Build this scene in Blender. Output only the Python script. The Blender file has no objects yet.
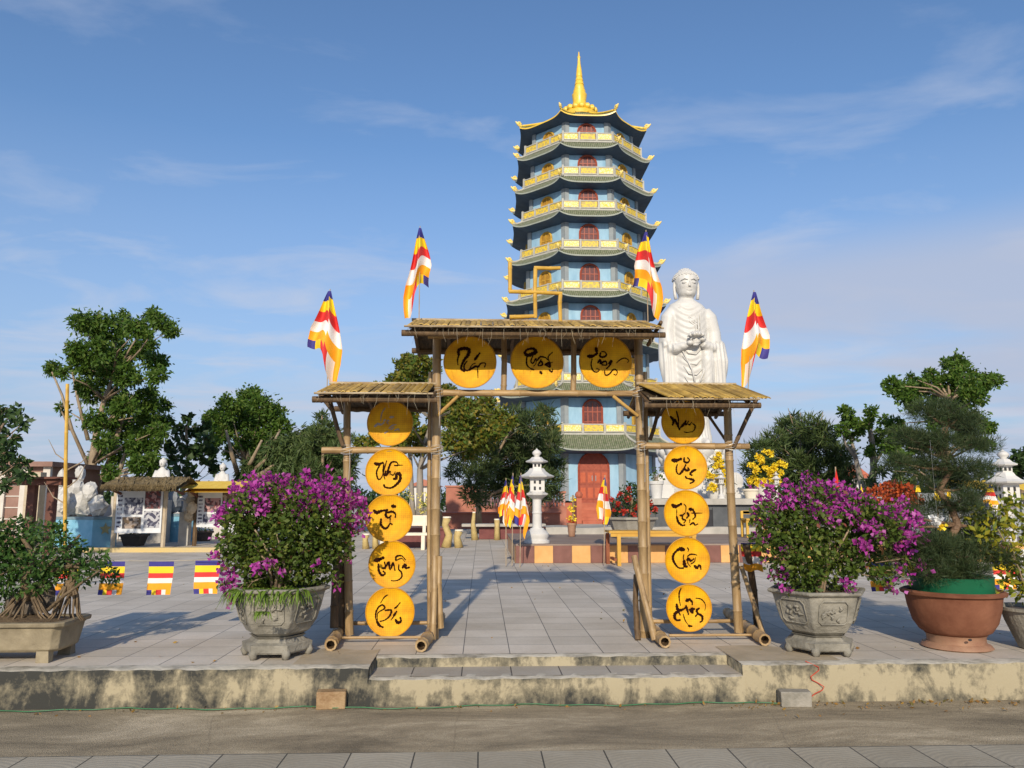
import bpy, math, random
import numpy as np
from mathutils import Vector, Matrix, Euler
R = math.radians
random.seed(7); rng = np.random.default_rng(11)
S = bpy.context.scene; COL = S.collection
# ------------------------------------------------ camera, sky, sun, exposure
cam_d = bpy.data.cameras.new('camera'); cam = bpy.data.objects.new('camera', cam_d); COL.objects.link(cam)
F = 780.0
cam_d.sensor_width = 36; cam_d.lens = F/1024*36; cam_d.clip_start = .05; cam_d.clip_end = 3000
cam.location = (0, 0, 1.6); cam.rotation_euler = (R(90+8.31), 0, R(-2.2)); S.camera = cam
CR = Euler((R(90+8.31), 0, R(-2.2))).to_matrix()
SUN_EL, SUN_AZ = 25.0, 186.3
w = bpy.data.worlds.new('World'); S.world = w; w.use_nodes = True
nt = w.node_tree; nt.nodes.clear(); N = nt.nodes.new; L = nt.links.new
out = N('ShaderNodeOutputWorld'); bg = N('ShaderNodeBackground'); sky = N('ShaderNodeTexSky')
sky.sky_type = 'NISHITA'; sky.sun_disc = False; sky.sun_elevation = R(SUN_EL); sky.sun_rotation = R(SUN_AZ)
sky.air_density = 1.1; sky.dust_density = 0.75; sky.ozone_density = 3.0; sky.altitude = 0
bg.inputs[1].default_value = 0.112
tc = N('ShaderNodeTexCoord'); sep = N('ShaderNodeSeparateXYZ'); L(tc.outputs['Generated'], sep.inputs[0])
# thin high cloud: project the direction on a flat layer
mz = N('ShaderNodeMath'); mz.operation = 'MAXIMUM'; mz.inputs[1].default_value = 0.0; L(sep.outputs[2], mz.inputs[0])
az_ = N('ShaderNodeMath'); az_.operation = 'ADD'; az_.inputs[1].default_value = 0.09; L(mz.outputs[0], az_.inputs[0])
dv = N('ShaderNodeVectorMath'); dv.operation = 'DIVIDE'; cmb = N('ShaderNodeCombineXYZ')
for i in range(3): L(az_.outputs[0], cmb.inputs[i])
L(tc.outputs['Generated'], dv.inputs[0]); L(cmb.outputs[0], dv.inputs[1])
mp = N('ShaderNodeMapping'); mp.inputs['Scale'].default_value = (1.5, 2.1, 0); mp.inputs['Location'].default_value = (4.3, 2.1, 0); L(dv.outputs[0], mp.inputs[0])
n1 = N('ShaderNodeTexNoise'); n1.inputs['Scale'].default_value = 1.0; n1.inputs['Detail'].default_value = 9; n1.inputs['Roughness'].default_value = .56; n1.inputs['Distortion'].default_value = .5
L(mp.outputs[0], n1.inputs['Vector'])
r1 = N('ShaderNodeValToRGB'); r1.color_ramp.elements[0].position = .56; r1.color_ramp.elements[1].position = .80; bs = N('ShaderNodeMapRange'); bs.inputs[1].default_value = .05; bs.inputs[2].default_value = .34; bs.inputs[3].default_value = .20; bs.inputs[4].default_value = 0.01; L(sep.outputs[2], bs.inputs[0]); ab = N('ShaderNodeMath'); L(n1.outputs[0], ab.inputs[0]); L(bs.outputs[0], ab.inputs[1]); L(ab.outputs[0], r1.inputs[0])
# more cloud near the horizon
hr = N('ShaderNodeMapRange'); hr.inputs[1].default_value = .02; hr.inputs[2].default_value = .55; hr.inputs[3].default_value = .9; hr.inputs[4].default_value = .4; L(sep.outputs[2], hr.inputs[0])
mm = N('ShaderNodeMath'); mm.operation = 'MULTIPLY'; L(r1.outputs[0], mm.inputs[0]); L(hr.outputs[0], mm.inputs[1])
hz = N('ShaderNodeMapRange'); hz.inputs[1].default_value = .0; hz.inputs[2].default_value = .42; hz.inputs[3].default_value = .85; hz.inputs[4].default_value = .0; L(sep.outputs[2], hz.inputs[0])
mx0 = N('ShaderNodeMix'); mx0.data_type = 'RGBA'; mx0.inputs[7].default_value = (2.8, 3.5, 5.1, 1)
L(hz.outputs[0], mx0.inputs[0]); tn = N('ShaderNodeMix'); tn.data_type = 'RGBA'; tn.blend_type = 'MULTIPLY'; tn.inputs[0].default_value = 1; tn.inputs[7].default_value = (.90, 1.03, 1.17, 1); L(sky.outputs[0], tn.inputs[6]); L(tn.outputs[2], mx0.inputs[6])
mx = N('ShaderNodeMix'); mx.data_type = 'RGBA'; mx.inputs[7].default_value = (4.4, 4.8, 5.8, 1)
L(mm.outputs[0], mx.inputs[0]); L(mx0.outputs[2], mx.inputs[6])
mpb = N('ShaderNodeMapping'); mpb.inputs['Scale'].default_value = (.38, .62, 0); mpb.inputs['Location'].default_value = (2.2, 5.7, 0); L(dv.outputs[0], mpb.inputs[0])
nb2 = N('ShaderNodeTexNoise'); nb2.inputs['Scale'].default_value = 1.0; nb2.inputs['Detail'].default_value = 7; nb2.inputs['Roughness'].default_value = .5; L(mpb.outputs[0], nb2.inputs[0])
rb2 = N('ShaderNodeMapRange'); rb2.interpolation_type = 'SMOOTHSTEP'; rb2.inputs[1].default_value = .40; rb2.inputs[2].default_value = .58; L(nb2.outputs[0], rb2.inputs[0])
zb1 = N('ShaderNodeMapRange'); zb1.interpolation_type = 'SMOOTHSTEP'; zb1.inputs[1].default_value = .25; zb1.inputs[2].default_value = .33; zb1.inputs[3].default_value = 1; zb1.inputs[4].default_value = 0; L(sep.outputs[2], zb1.inputs[0])
xb1 = N('ShaderNodeMapRange'); xb1.interpolation_type = 'SMOOTHSTEP'; xb1.inputs[1].default_value = -.25; xb1.inputs[2].default_value = .35; xb1.inputs[3].default_value = .18; xb1.inputs[4].default_value = .8; L(sep.outputs[0], xb1.inputs[0])
m1_ = N('ShaderNodeMath'); m1_.operation = 'MULTIPLY'; L(rb2.outputs[0], m1_.inputs[0]); L(zb1.outputs[0], m1_.inputs[1]); m2_ = N('ShaderNodeMath'); m2_.operation = 'MULTIPLY'; L(m1_.outputs[0], m2_.inputs[0]); L(xb1.outputs[0], m2_.inputs[1])
mxb = N('ShaderNodeMix'); mxb.data_type = 'RGBA'; mxb.inputs[7].default_value = (3.7, 4.1, 5.2, 1); L(m2_.outputs[0], mxb.inputs[0]); L(mx.outputs[2], mxb.inputs[6])
L(mxb.outputs[2], bg.inputs[0]); L(bg.outputs[0], out.inputs[0])
sl = bpy.data.lights.new('sun', 'SUN'); sl.energy = 3.65; sl.angle = R(.9); sl.color = (1.0, .88, .70)
so = bpy.data.objects.new('sun', sl); COL.objects.link(so)
sd = Vector((math.sin(R(SUN_AZ)), math.cos(R(SUN_AZ)), math.tan(R(SUN_EL)))).normalized()
so.rotation_euler = sd.to_track_quat('Z', 'Y').to_euler(); so.location = sd*60
S.view_settings.view_transform = 'Standard'; S.view_settings.look = 'None'
S.view_settings.exposure = 0.2; S.view_settings.gamma = 1
# ------------------------------------------------ where a pixel of the photo lies in the place
def at(px, py, Y):
    d = CR @ Vector(((px-512)/F, (384-py)/F, -1)); t = Y/d.y
    return Vector((d.x*t, Y, 1.6+d.z*t))
def on(px, py, z):
    d = CR @ Vector(((px-512)/F, (384-py)/F, -1)); t = (z-1.6)/d.z
    return Vector((d.x*t, d.y*t, z))
PZ = .29   # plaza level
# ------------------------------------------------ materials
def rgba(c): return (c[0], c[1], c[2], 1)
def nmat(name):
    m = bpy.data.materials.new(name); m.use_nodes = True; t = m.node_tree
    return m, t, t.nodes['Principled BSDF'], t.nodes.new, t.links.new
def mat(name, c, rough=.7, metal=0, var=.18, sc=6, bump=0, bsc=None, c2=None, stretch=(1,1,1), spec=.4, lo=.35, hi=.65, island=0):
    m, t, b, N, L = nmat(name)
    b.inputs['Roughness'].default_value = rough; b.inputs['Metallic'].default_value = metal; b.inputs['Specular IOR Level'].default_value = spec
    tc = N('ShaderNodeTexCoord'); mp = N('ShaderNodeMapping'); mp.inputs['Scale'].default_value = stretch
    L(tc.outputs['Object'], mp.inputs[0])
    n = N('ShaderNodeTexNoise'); n.inputs['Scale'].default_value = sc; n.inputs['Detail'].default_value = 7; n.inputs['Roughness'].default_value = .62
    L(mp.outputs[0], n.inputs['Vector'])
    r = N('ShaderNodeValToRGB'); r.color_ramp.elements[0].position = lo; r.color_ramp.elements[1].position = hi
    if c2 is None: c2 = [min(1, x*(1+var)) for x in c]; c = [x*(1-var) for x in c]
    r.color_ramp.elements[0].color = rgba(c); r.color_ramp.elements[1].color = rgba(c2)
    L(n.outputs[0], r.inputs[0]); o = r.outputs[0]
    if island:
        g = N('ShaderNodeNewGeometry'); h = N('ShaderNodeHueSaturation'); mr = N('ShaderNodeMapRange')
        mr.inputs[3].default_value = 1-island; mr.inputs[4].default_value = 1+island
        L(g.outputs['Random Per Island'], mr.inputs[0]); L(mr.outputs[0], h.inputs['Value']); L(o, h.inputs['Color']); o = h.outputs[0]
    L(o, b.inputs['Base Color'])
    if bump:
        n2 = N('ShaderNodeTexNoise'); n2.inputs['Scale'].default_value = bsc or sc*4; n2.inputs['Detail'].default_value = 5
        L(mp.outputs[0], n2.inputs['Vector'])
        bp = N('ShaderNodeBump'); bp.inputs['Strength'].default_value = bump; bp.inputs['Distance'].default_value = .02
        L(n2.outputs[0], bp.inputs['Height']); L(bp.outputs[0], b.inputs['Normal'])
    return m
def leafmat(name, cols, trans=.3, rough=.5):
    m, t, b, N, L = nmat(name)
    g = N('ShaderNodeNewGeometry'); r = N('ShaderNodeValToRGB'); cr = r.color_ramp
    while len(cr.elements) < len(cols): cr.elements.new(.5)
    for i, c in enumerate(cols):
        cr.elements[i].position = i/(len(cols)-1); cr.elements[i].color = rgba(c)
    L(g.outputs['Random Per Island'], r.inputs[0]); L(r.outputs[0], b.inputs['Base Color'])
    b.inputs['Roughness'].default_value = rough; b.inputs['Specular IOR Level'].default_value = .25
    tr = N('ShaderNodeBsdfTranslucent'); L(r.outputs[0], tr.inputs[0])
    ms = N('ShaderNodeMixShader'); ms.inputs[0].default_value = trans
    L(b.outputs[0], ms.inputs[1]); L(tr.outputs[0], ms.inputs[2]); L(ms.outputs[0], t.nodes['Material Output'].inputs[0])
    return m
# ------------------------------------------------ objects
ROOT = {}
def tag(o, label=None, cat=None, group=None, kind=None):
    if label: o['label'] = label
    if cat: o['category'] = cat
    if group: o['group'] = group
    if kind: o['kind'] = kind
    return o
def thing(name, label, cat, loc, group=None):
    o = bpy.data.objects.new(name, None); COL.objects.link(o); o.location = loc; o.empty_display_size = .1
    ROOT[o.name] = Vector(loc); return tag(o, label, cat, group)
def copytree(o, parent=None):
    c = o.copy(); COL.objects.link(c)
    if parent: c.parent = parent
    for ch in list(o.children): copytree(ch, c)
    ROOT[c.name] = c.location.copy()
    return c
def perp(d):
    d = d.normalized(); a = Vector((0,0,1)) if abs(d.z) < .9 else Vector((1,0,0))
    u = d.cross(a).normalized(); return u, d.cross(u).normalized()
class MB:
    def __init__(s): s.v = []; s.f = []; s.mi = []; s.n = 0; s.chunks = []
    def add(s, vs, fs, mi=0):
        b = s.n; s.v.extend([tuple(p) for p in vs]); s.n = len(s.v)
        for f in fs: s.f.append(tuple(i+b for i in f)); s.mi.append(mi)
        return s
    def box(s, c, d, rz=0, mi=0, rot=None, jit=0):
        M = rot.to_matrix() if rot else Matrix.Rotation(rz, 3, 'Z'); c = Vector(c); vs = []
        for x in (-1,1):
            for y in (-1,1):
                for z in (-1,1): vs.append(c + M @ Vector((x*d[0]/2+random.uniform(-jit,jit), y*d[1]/2+random.uniform(-jit,jit), z*d[2]/2)))
        return s.add(vs, [(0,1,3,2),(4,6,7,5),(0,4,5,1),(2,3,7,6),(0,2,6,4),(1,5,7,3)], mi)
    def tube(s, pts, rad, n=8, mi=0, caps=True, el=1):
        pts = [Vector(p) for p in pts]
        if not isinstance(rad, (list, tuple)): rad = [rad]*len(pts)
        vs = []; fs = []; u = None
        for i, p in enumerate(pts):
            d = (pts[min(i+1,len(pts)-1)]-pts[max(i-1,0)])
            if d.length < 1e-9: d = Vector((0,0,1))
            if u is None: u, v = perp(d)
            else:
                d.normalize(); u = (u-d*u.dot(d)).normalized(); v = d.cross(u)
            for k in range(n):
                a = 2*math.pi*k/n; vs.append(p+(u*math.cos(a)+v*math.sin(a)*el)*rad[i])
        for i in range(len(pts)-1):
            for k in range(n):
                k2 = (k+1)%n; fs.append((i*n+k, i*n+k2, (i+1)*n+k2, (i+1)*n+k))
        if caps: fs.append(tuple(range(n-1,-1,-1))); fs.append(tuple((len(pts)-1)*n+k for k in range(n)))
        return s.add(vs, fs, mi)
    def bamboo(s, a, b, r, node=.28, n=9, mi=0, hollow=False):
        a = Vector(a); b = Vector(b); Ln = (b-a).length; k = max(1, int(Ln/node)); pts = []; rad = []
        t = random.uniform(.2,.8)*node; marks = []
        while t < Ln-.03: marks.append(t); t += node*random.uniform(.85,1.15)
        seq = [(0,1)]
        for m_ in marks: seq += [(m_-.012,1.0),(m_,1.14),(m_+.012,1.0)]
        seq.append((Ln,1))
        sx = Vector((random.uniform(-1,1),random.uniform(-1,1),random.uniform(-.3,.3)))*r*.5
        for t_, q in seq:
            f = t_/Ln; pts.append(a.lerp(b, f)+sx*math.sin(f*math.pi)); rad.append(r*q*(1-.1*f))
        s.tube(pts, rad, n, mi, caps=not hollow)
        if hollow:
            d = (b-a).normalized()
            s.tube([a, a+d*.002], [r, r*.68], n, mi, caps=False); s.tube([a+d*.002, a+d*.14], [r*.68, r*.66], n, 1, caps=False)
            s.tube([a+d*.14, a+d*.141], [r*.66, .0005], n, 1, caps=False); s.tube([b-d*.001, b], [.0005, r*.9], n, mi, caps=False)
        return s
    def lathe(s, prof, n=24, c=(0,0,0), M=None, mi=0, a0=0, ex=1, ey=1, capb=True, capt=True):
        c = Vector(c); vs = []; fs = []
        for r, z in prof:
            for k in range(n):
                a = a0+2*math.pi*k/n; p = Vector((r*math.cos(a)*ex, r*math.sin(a)*ey, z))
                vs.append((M @ p if M else p)+c)
        for i in range(len(prof)-1):
            for k in range(n):
                k2 = (k+1)%n; fs.append((i*n+k, i*n+k2, (i+1)*n+k2, (i+1)*n+k))
        if capb: fs.append(tuple(range(n-1,-1,-1)))
        if capt: fs.append(tuple((len(prof)-1)*n+k for k in range(n)))
        return s.add(vs, fs, mi)
    def grid(s, fn, nu, nv, mi=0):
        vs = [fn(i/nu, j/nv) for j in range(nv+1) for i in range(nu+1)]
        fs = [(j*(nu+1)+i, j*(nu+1)+i+1, (j+1)*(nu+1)+i+1, (j+1)*(nu+1)+i) for j in range(nv) for i in range(nu)]
        if callable(mi):
            b = s.n; s.v.extend([tuple(p) for p in vs]); s.n = len(s.v); k = 0
            for j in range(nv):
                for i in range(nu):
                    s.f.append(tuple(q+b for q in fs[k])); s.mi.append(mi((i+.5)/nu, (j+.5)/nv)); k += 1
            return s
        return s.add(vs, fs, mi)
    def prism(s, poly, p0, ax, ay, az, th, mi=0):
        # polygon in plane (ax,ay) at p0, thickness th along az
        p0, ax, ay, az = map(Vector, (p0, ax, ay, az)); n = len(poly)
        vs = [p0+ax*x+ay*y for x, y in poly]+[p0+ax*x+ay*y+az*th for x, y in poly]
        fs = [tuple(range(n)), tuple(range(2*n-1, n-1, -1))]+[(i, n+i, n+(i+1)%n, (i+1)%n) for i in range(n)]
        return s.add(vs, fs, mi)
    def ball(s, c, r, n=10, m=7, mi=0, e=(1,1,1)):
        prof = [(max(.0005,math.sin(math.pi*i/m))*r, -math.cos(math.pi*i/m)*r) for i in range(m+1)]
        Mx = Matrix.Diagonal((e[0],e[1],e[2])); return s.lathe(prof, n, c, Mx, mi)
    def build(s, name, mats, parent=None, smooth=False, local=False, **tg):
        if not isinstance(mats, (list, tuple)): mats = [mats]
        me = bpy.data.meshes.new(name)
        v = np.array(s.v, dtype=float).reshape(-1,3)
        r = parent
        while r is not None and r.parent is not None: r = r.parent
        if r is not None and not local: v = v-np.array(r.location)
        me.from_pydata(v.tolist(), [], s.f)
        for m_ in mats: me.materials.append(m_)
        if any(s.mi): me.polygons.foreach_set('material_index', s.mi)
        if smooth: me.polygons.foreach_set('use_smooth', [True]*len(s.f))
        me.update()
        o = bpy.data.objects.new(name, me); COL.objects.link(o)
        if smooth == 'auto':
            try: me.set_sharp_from_angle(angle=R(38))
            except Exception: pass
        if parent is not None: o.parent = parent
        if tg: tag(o, **tg)
        return o
def solo(mb, name, mats, label, cat, loc, group=None, smooth=False, kind=None):
    # a thing that is one mesh; its origin sits at its base
    loc = Vector(loc); mb.v = [(p[0]-loc.x, p[1]-loc.y, p[2]-loc.z) for p in mb.v]
    o = mb.build(name, mats, None, smooth, True); o.location = loc
    return tag(o, label, cat, group, kind)
# ------------------------------------------------ foliage: many small leaves
def leafmesh(name, P, size, m, parent, asp=.5, droop=0, up=0, fold=.25, jitter=.35, out=None, **tg):
    """P: Nx3 world points. one folded leaf (2 quads) per point"""
    P = np.asarray(P, float); n = len(P)
    d = rng.normal(size=(n,3))
    if out is not None: d = d*.55+out*1.0
    d[:,2] += -droop+up; d /= np.linalg.norm(d,axis=1)[:,None]+1e-9
    q = rng.normal(size=(n,3)); sdir = np.cross(d,q); sdir /= np.linalg.norm(sdir,axis=1)[:,None]+1e-9
    nn = np.cross(d,sdir); s = size*(1+jitter*rng.uniform(-1,1,size=(n,1)))
    a = P; tip = P+d*s; mid = P+d*s*.45
    l = mid+sdir*s*asp*.5+nn*s*asp*fold*.5; rr = mid-sdir*s*asp*.5+nn*s*asp*fold*.5
    V = np.stack([a, rr, tip, l], 1).reshape(-1,3)
    r = parent
    while r.parent is not None: r = r.parent
    V = V-np.array(r.location)
    me = bpy.data.meshes.new(name); me.vertices.add(4*n); me.vertices.foreach_set('co', V.ravel())
    idx = np.arange(4*n).reshape(-1,4); F3 = np.concatenate([idx[:,[0,1,2]], idx[:,[0,2,3]]],1).reshape(-1)
    me.loops.add(6*n); me.loops.foreach_set('vertex_index', F3.astype(np.int32))
    me.polygons.add(2*n); me.polygons.foreach_set('loop_start', (np.arange(2*n)*3).astype(np.int32))
    me.materials.append(m); me.update(calc_edges=True); me.validate()
    o = bpy.data.objects.new(name, me); COL.objects.link(o); o.parent = parent
    if tg: tag(o, **tg)
    return o
def cloud(c, r, n, shell=.55, e=(1,1,1)):
    d = rng.normal(size=(n,3)); d /= np.linalg.norm(d,axis=1)[:,None]
    # lumpy radius
    k = rng.normal(size=(5,3))*2.2; ph = rng.uniform(0,6.28,5)
    lump = 1+.13*np.sin(d@k.T+ph).sum(1)/1.6
    rad = (shell+(1-shell)*rng.uniform(0,1,n)**.6)*lump
    return np.array(c)+d*rad[:,None]*r*np.array(e), d
# ------------------------------------------------ base materials
def tilemat(name, c1, c2, joint, size, offx=0, offy=0, arcs=False, jw=.012, ribs=False):
    m, t, b, N, L = nmat(name)
    g = N('ShaderNodeNewGeometry'); mp = N('ShaderNodeMapping'); mp.inputs['Location'].default_value = (-offx, -offy, 0)
    L(g.outputs['Position'], mp.inputs[0])
    br = N('ShaderNodeTexBrick'); br.offset = 0; br.squash = 1
    br.inputs['Scale'].default_value = 1; br.inputs['Brick Width'].default_value = size; br.inputs['Row Height'].default_value = size
    br.inputs['Mortar Size'].default_value = jw*.5; br.inputs['Mortar Smooth'].default_value = .3; br.inputs['Bias'].default_value = 0
    br.inputs['Color1'].default_value = rgba(c1); br.inputs['Color2'].default_value = rgba(c2); br.inputs['Mortar'].default_value = rgba(joint)
    L(mp.outputs[0], br.inputs['Vector'])
    n = N('ShaderNodeTexNoise'); n.inputs['Scale'].default_value = 1.1; n.inputs['Detail'].default_value = 9; n.inputs['Roughness'].default_value = .7
    L(mp.outputs[0], n.inputs['Vector'])
    r = N('ShaderNodeValToRGB'); r.color_ramp.elements[0].position = .3; r.color_ramp.elements[1].position = .68
    r.color_ramp.elements[0].color = (.76,.73,.68,1); r.color_ramp.elements[1].color = (1.0,1.0,1.0,1); L(n.outputs[0], r.inputs[0])
    n3 = N('ShaderNodeTexNoise'); n3.inputs['Scale'].default_value = 60; n3.inputs['Detail'].default_value = 4; L(mp.outputs[0], n3.inputs['Vector'])
    r3 = N('ShaderNodeMapRange'); r3.inputs[3].default_value = .85; r3.inputs[4].default_value = 1.12; L(n3.outputs[0], r3.inputs[0])
    mu = N('ShaderNodeMix'); mu.data_type = 'RGBA'; mu.blend_type = 'MULTIPLY'; mu.inputs[0].default_value = 1
    L(br.outputs['Color'], mu.inputs[6]); L(r.outputs[0], mu.inputs[7])
    mu2 = N('ShaderNodeMix'); mu2.data_type = 'RGBA'; mu2.blend_type = 'MULTIPLY'; mu2.inputs[0].default_value = 1
    L(mu.outputs[2], mu2.inputs[6]); L(r3.outputs[0], mu2.inputs[7]); L(mu2.outputs[2], b.inputs['Base Color'])
    b.inputs['Roughness'].default_value = .8; b.inputs['Specular IOR Level'].default_value = .3
    bp = N('ShaderNodeBump'); bp.inputs['Strength'].default_value = .5; bp.inputs['Distance'].default_value = .006
    if arcs or ribs:
        sc = N('ShaderNodeVectorMath'); sc.operation = 'SCALE'; sc.inputs['Scale'].default_value = 1/size; L(mp.outputs[0], sc.inputs[0])
        fr = N('ShaderNodeVectorMath'); fr.operation = 'FRACTION'; L(sc.outputs[0], fr.inputs[0])
        sx = N('ShaderNodeSeparateXYZ'); L(fr.outputs[0], sx.inputs[0])
        cx = N('ShaderNodeCombineXYZ'); L(sx.outputs[0], cx.inputs[0]); L(sx.outputs[1], cx.inputs[1])
        ln = N('ShaderNodeVectorMath'); ln.operation = 'LENGTH'
        sb = N('ShaderNodeVectorMath'); sb.operation = 'SUBTRACT'; sb.inputs[1].default_value = (.5, 0, 0) if arcs else (.5,.5,0); L(cx.outputs[0], sb.inputs[0]); L(sb.outputs[0], ln.inputs[0])
        sn = N('ShaderNodeMath'); sn.operation = 'SINE'; ml = N('ShaderNodeMath'); ml.operation = 'MULTIPLY'; ml.inputs[1].default_value = 60 if arcs else 45
        L(ln.outputs[1], ml.inputs[0]); L(ml.outputs[0], sn.inputs[0])
        ad = N('ShaderNodeMath'); ad.operation = 'MULTIPLY_ADD'; ad.inputs[1].default_value = .05 if ribs else .16; L(sn.outputs[0], ad.inputs[0]); 
        iv = N('ShaderNodeMath'); iv.operation = 'SUBTRACT'; iv.inputs[0].default_value = 1; L(br.outputs['Fac'], iv.inputs[1]); L(iv.outputs[0], ad.inputs[2])
        L(ad.outputs[0], bp.inputs['Height'])
    else:
        iv = N('ShaderNodeMath'); iv.operation = 'SUBTRACT'; iv.inputs[0].default_value = 1; L(br.outputs['Fac'], iv.inputs[1]); L(iv.outputs[0], bp.inputs['Height'])
    L(bp.outputs[0], b.inputs['Normal'])
    return m
def stained(name, clean, dirty, moss=(.035,.035,.03), h0=0, h1=.29):
    # plaster with mildew running down from the lip and up from the foot
    m, t, b, N, L = nmat(name)
    g = N('ShaderNodeNewGeometry'); mp = N('ShaderNodeMapping'); mp.inputs['Scale'].default_value = (2.6, 2, 1.15); L(g.outputs['Position'], mp.inputs[0])
    n = N('ShaderNodeTexNoise'); n.inputs['Scale'].default_value = 1.6; n.inputs['Detail'].default_value = 8; n.inputs['Roughness'].default_value = .68; n.inputs['Distortion'].default_value = .6; L(mp.outputs[0], n.inputs['Vector'])
    n2 = N('ShaderNodeTexNoise'); n2.inputs['Scale'].default_value = 14; n2.inputs['Detail'].default_value = 6; n2.inputs['Roughness'].default_value = .7; L(g.outputs['Position'], n2.inputs['Vector'])
    sz = N('ShaderNodeSeparateXYZ'); L(g.outputs['Position'], sz.inputs[0])
    mr = N('ShaderNodeMapRange'); mr.inputs[1].default_value = h0; mr.inputs[2].default_value = h1; L(sz.outputs[2], mr.inputs[0])
    ed = N('ShaderNodeMath'); ed.operation = 'PINGPONG'; ed.inputs[1].default_value = .5; L(mr.outputs[0], ed.inputs[0])   # 0 at both edges, .5 mid
    a = N('ShaderNodeMath'); a.operation = 'MULTIPLY_ADD'; a.inputs[1].default_value = -.3; L(ed.outputs[0], a.inputs[0]); L(n.outputs[0], a.inputs[2])
    a2 = N('ShaderNodeMath'); a2.operation = 'MULTIPLY_ADD'; a2.inputs[1].default_value = .5; L(n2.outputs[0], a2.inputs[0]); L(a.outputs[0], a2.inputs[2])
    # more mildew towards the left and the steps than at the right
    mxr = N('ShaderNodeMapRange'); mxr.inputs[1].default_value = -3; mxr.inputs[2].default_value = 3; mxr.inputs[3].default_value = .075; mxr.inputs[4].default_value = -.06; L(sz.outputs[0], mxr.inputs[0])
    nb_ = N('ShaderNodeTexNoise'); nb_.inputs['Scale'].default_value = 1.3; nb_.inputs['Detail'].default_value = 2; L(g.outputs['Position'], nb_.inputs[0])
    nm = N('ShaderNodeMath'); nm.operation = 'MULTIPLY_ADD'; nm.inputs[1].default_value = .55; nm.inputs[2].default_value = -.365; L(nb_.outputs[0], nm.inputs[0])
    ns = N('ShaderNodeMath'); L(nm.outputs[0], ns.inputs[0]); L(mxr.outputs[0], ns.inputs[1])
    a3 = N('ShaderNodeMath'); a3.operation = 'ADD'; L(a2.outputs[0], a3.inputs[0]); L(ns.outputs[0], a3.inputs[1])
    r = N('ShaderNodeValToRGB'); cr = r.color_ramp; cr.elements[0].position = .47; cr.elements[0].color = rgba(clean)
    cr.elements[1].position = .74; cr.elements[1].color = rgba(moss); e = cr.elements.new(.585); e.color = rgba(dirty)
    L(a3.outputs[0], r.inputs[0]); L(r.outputs[0], b.inputs['Base Color']); b.inputs['Roughness'].default_value = .9
    bp = N('ShaderNodeBump'); bp.inputs['Strength'].default_value = .6; bp.inputs['Distance'].default_value = .012; L(n2.outputs[0], bp.inputs['Height']); L(bp.outputs[0], b.inputs['Normal'])
    return m
_ox = on(463, 653, PZ).x
M_tile = tilemat('plaza_tiles', (.67,.60,.51), (.54,.485,.41), (.17,.16,.15), .4, _ox, 6.5, jw=.009, ribs=True)
M_pave = tilemat('arc_pavers', (.43,.385,.30), (.37,.33,.255), (.09,.085,.07), .4, on(478,760,0.004).x, 4.85, arcs=True, jw=.011)
M_kerb = stained('kerb_plaster', (.37,.315,.205), (.19,.165,.11), h1=.30)
M_rim = mat('kerb_rim', (.50,.46,.38), sc=5, c2=(.20,.18,.14), lo=.45, hi=.7, bump=.5)
def roadmat():
    m, t, b, N, L = nmat('road_concrete'); g = N('ShaderNodeNewGeometry'); mp = N('ShaderNodeMapping'); mp.inputs['Scale'].default_value = (.7,1.8,1); L(g.outputs['Position'], mp.inputs[0])
    n = N('ShaderNodeTexNoise'); n.inputs['Scale'].default_value = .9; n.inputs['Detail'].default_value = 12; n.inputs['Roughness'].default_value = .72; n.inputs['Distortion'].default_value = .7; L(mp.outputs[0], n.inputs[0])
    r = N('ShaderNodeValToRGB'); cr = r.color_ramp; cr.elements[0].position = .36; cr.elements[0].color = (.17,.135,.085,1); cr.elements[1].position = .66; cr.elements[1].color = (.55,.455,.31,1); e = cr.elements.new(.52); e.color = (.33,.265,.17,1); L(n.outputs[0], r.inputs[0])
    f = N('ShaderNodeTexNoise'); f.inputs['Scale'].default_value = 130; f.inputs['Detail'].default_value = 3; L(g.outputs['Position'], f.inputs[0]); fr = N('ShaderNodeMapRange'); fr.inputs[1].default_value = .3; fr.inputs[2].default_value = .7; fr.inputs[3].default_value = .68; fr.inputs[4].default_value = 1.3; L(f.outputs[0], fr.inputs[0])
    v = N('ShaderNodeTexVoronoi'); v.feature = 'DISTANCE_TO_EDGE'; v.inputs['Scale'].default_value = .45; vm = N('ShaderNodeMix'); vm.data_type = 'VECTOR'; vm.inputs[0].default_value = .12; L(g.outputs['Position'], vm.inputs[4]); L(n.outputs[1], vm.inputs[5]); L(vm.outputs[1], v.inputs[0])
    vr = N('ShaderNodeMapRange'); vr.inputs[1].default_value = 0; vr.inputs[2].default_value = .003; vr.inputs[3].default_value = .8; vr.inputs[4].default_value = 1; L(v.outputs[0], vr.inputs[0])
    a = N('ShaderNodeMath'); a.operation = 'MULTIPLY'; L(fr.outputs[0], a.inputs[0]); L(vr.outputs[0], a.inputs[1])
    mu = N('ShaderNodeMix'); mu.data_type = 'RGBA'; mu.blend_type = 'MULTIPLY'; mu.inputs[0].default_value = 1; L(r.outputs[0], mu.inputs[6]); L(a.outputs[0], mu.inputs[7]); L(mu.outputs[2], b.inputs['Base Color'])
    bp = N('ShaderNodeBump'); bp.inputs['Strength'].default_value = .6; bp.inputs['Distance'].default_value = .008; L(a.outputs[0], bp.inputs['Height']); L(bp.outputs[0], b.inputs['Normal']); b.inputs['Roughness'].default_value = .9; return m
M_road = roadmat()
M_earth = mat('far_ground', (.16,.14,.09), sc=.2, c2=(.10,.13,.06))
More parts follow.
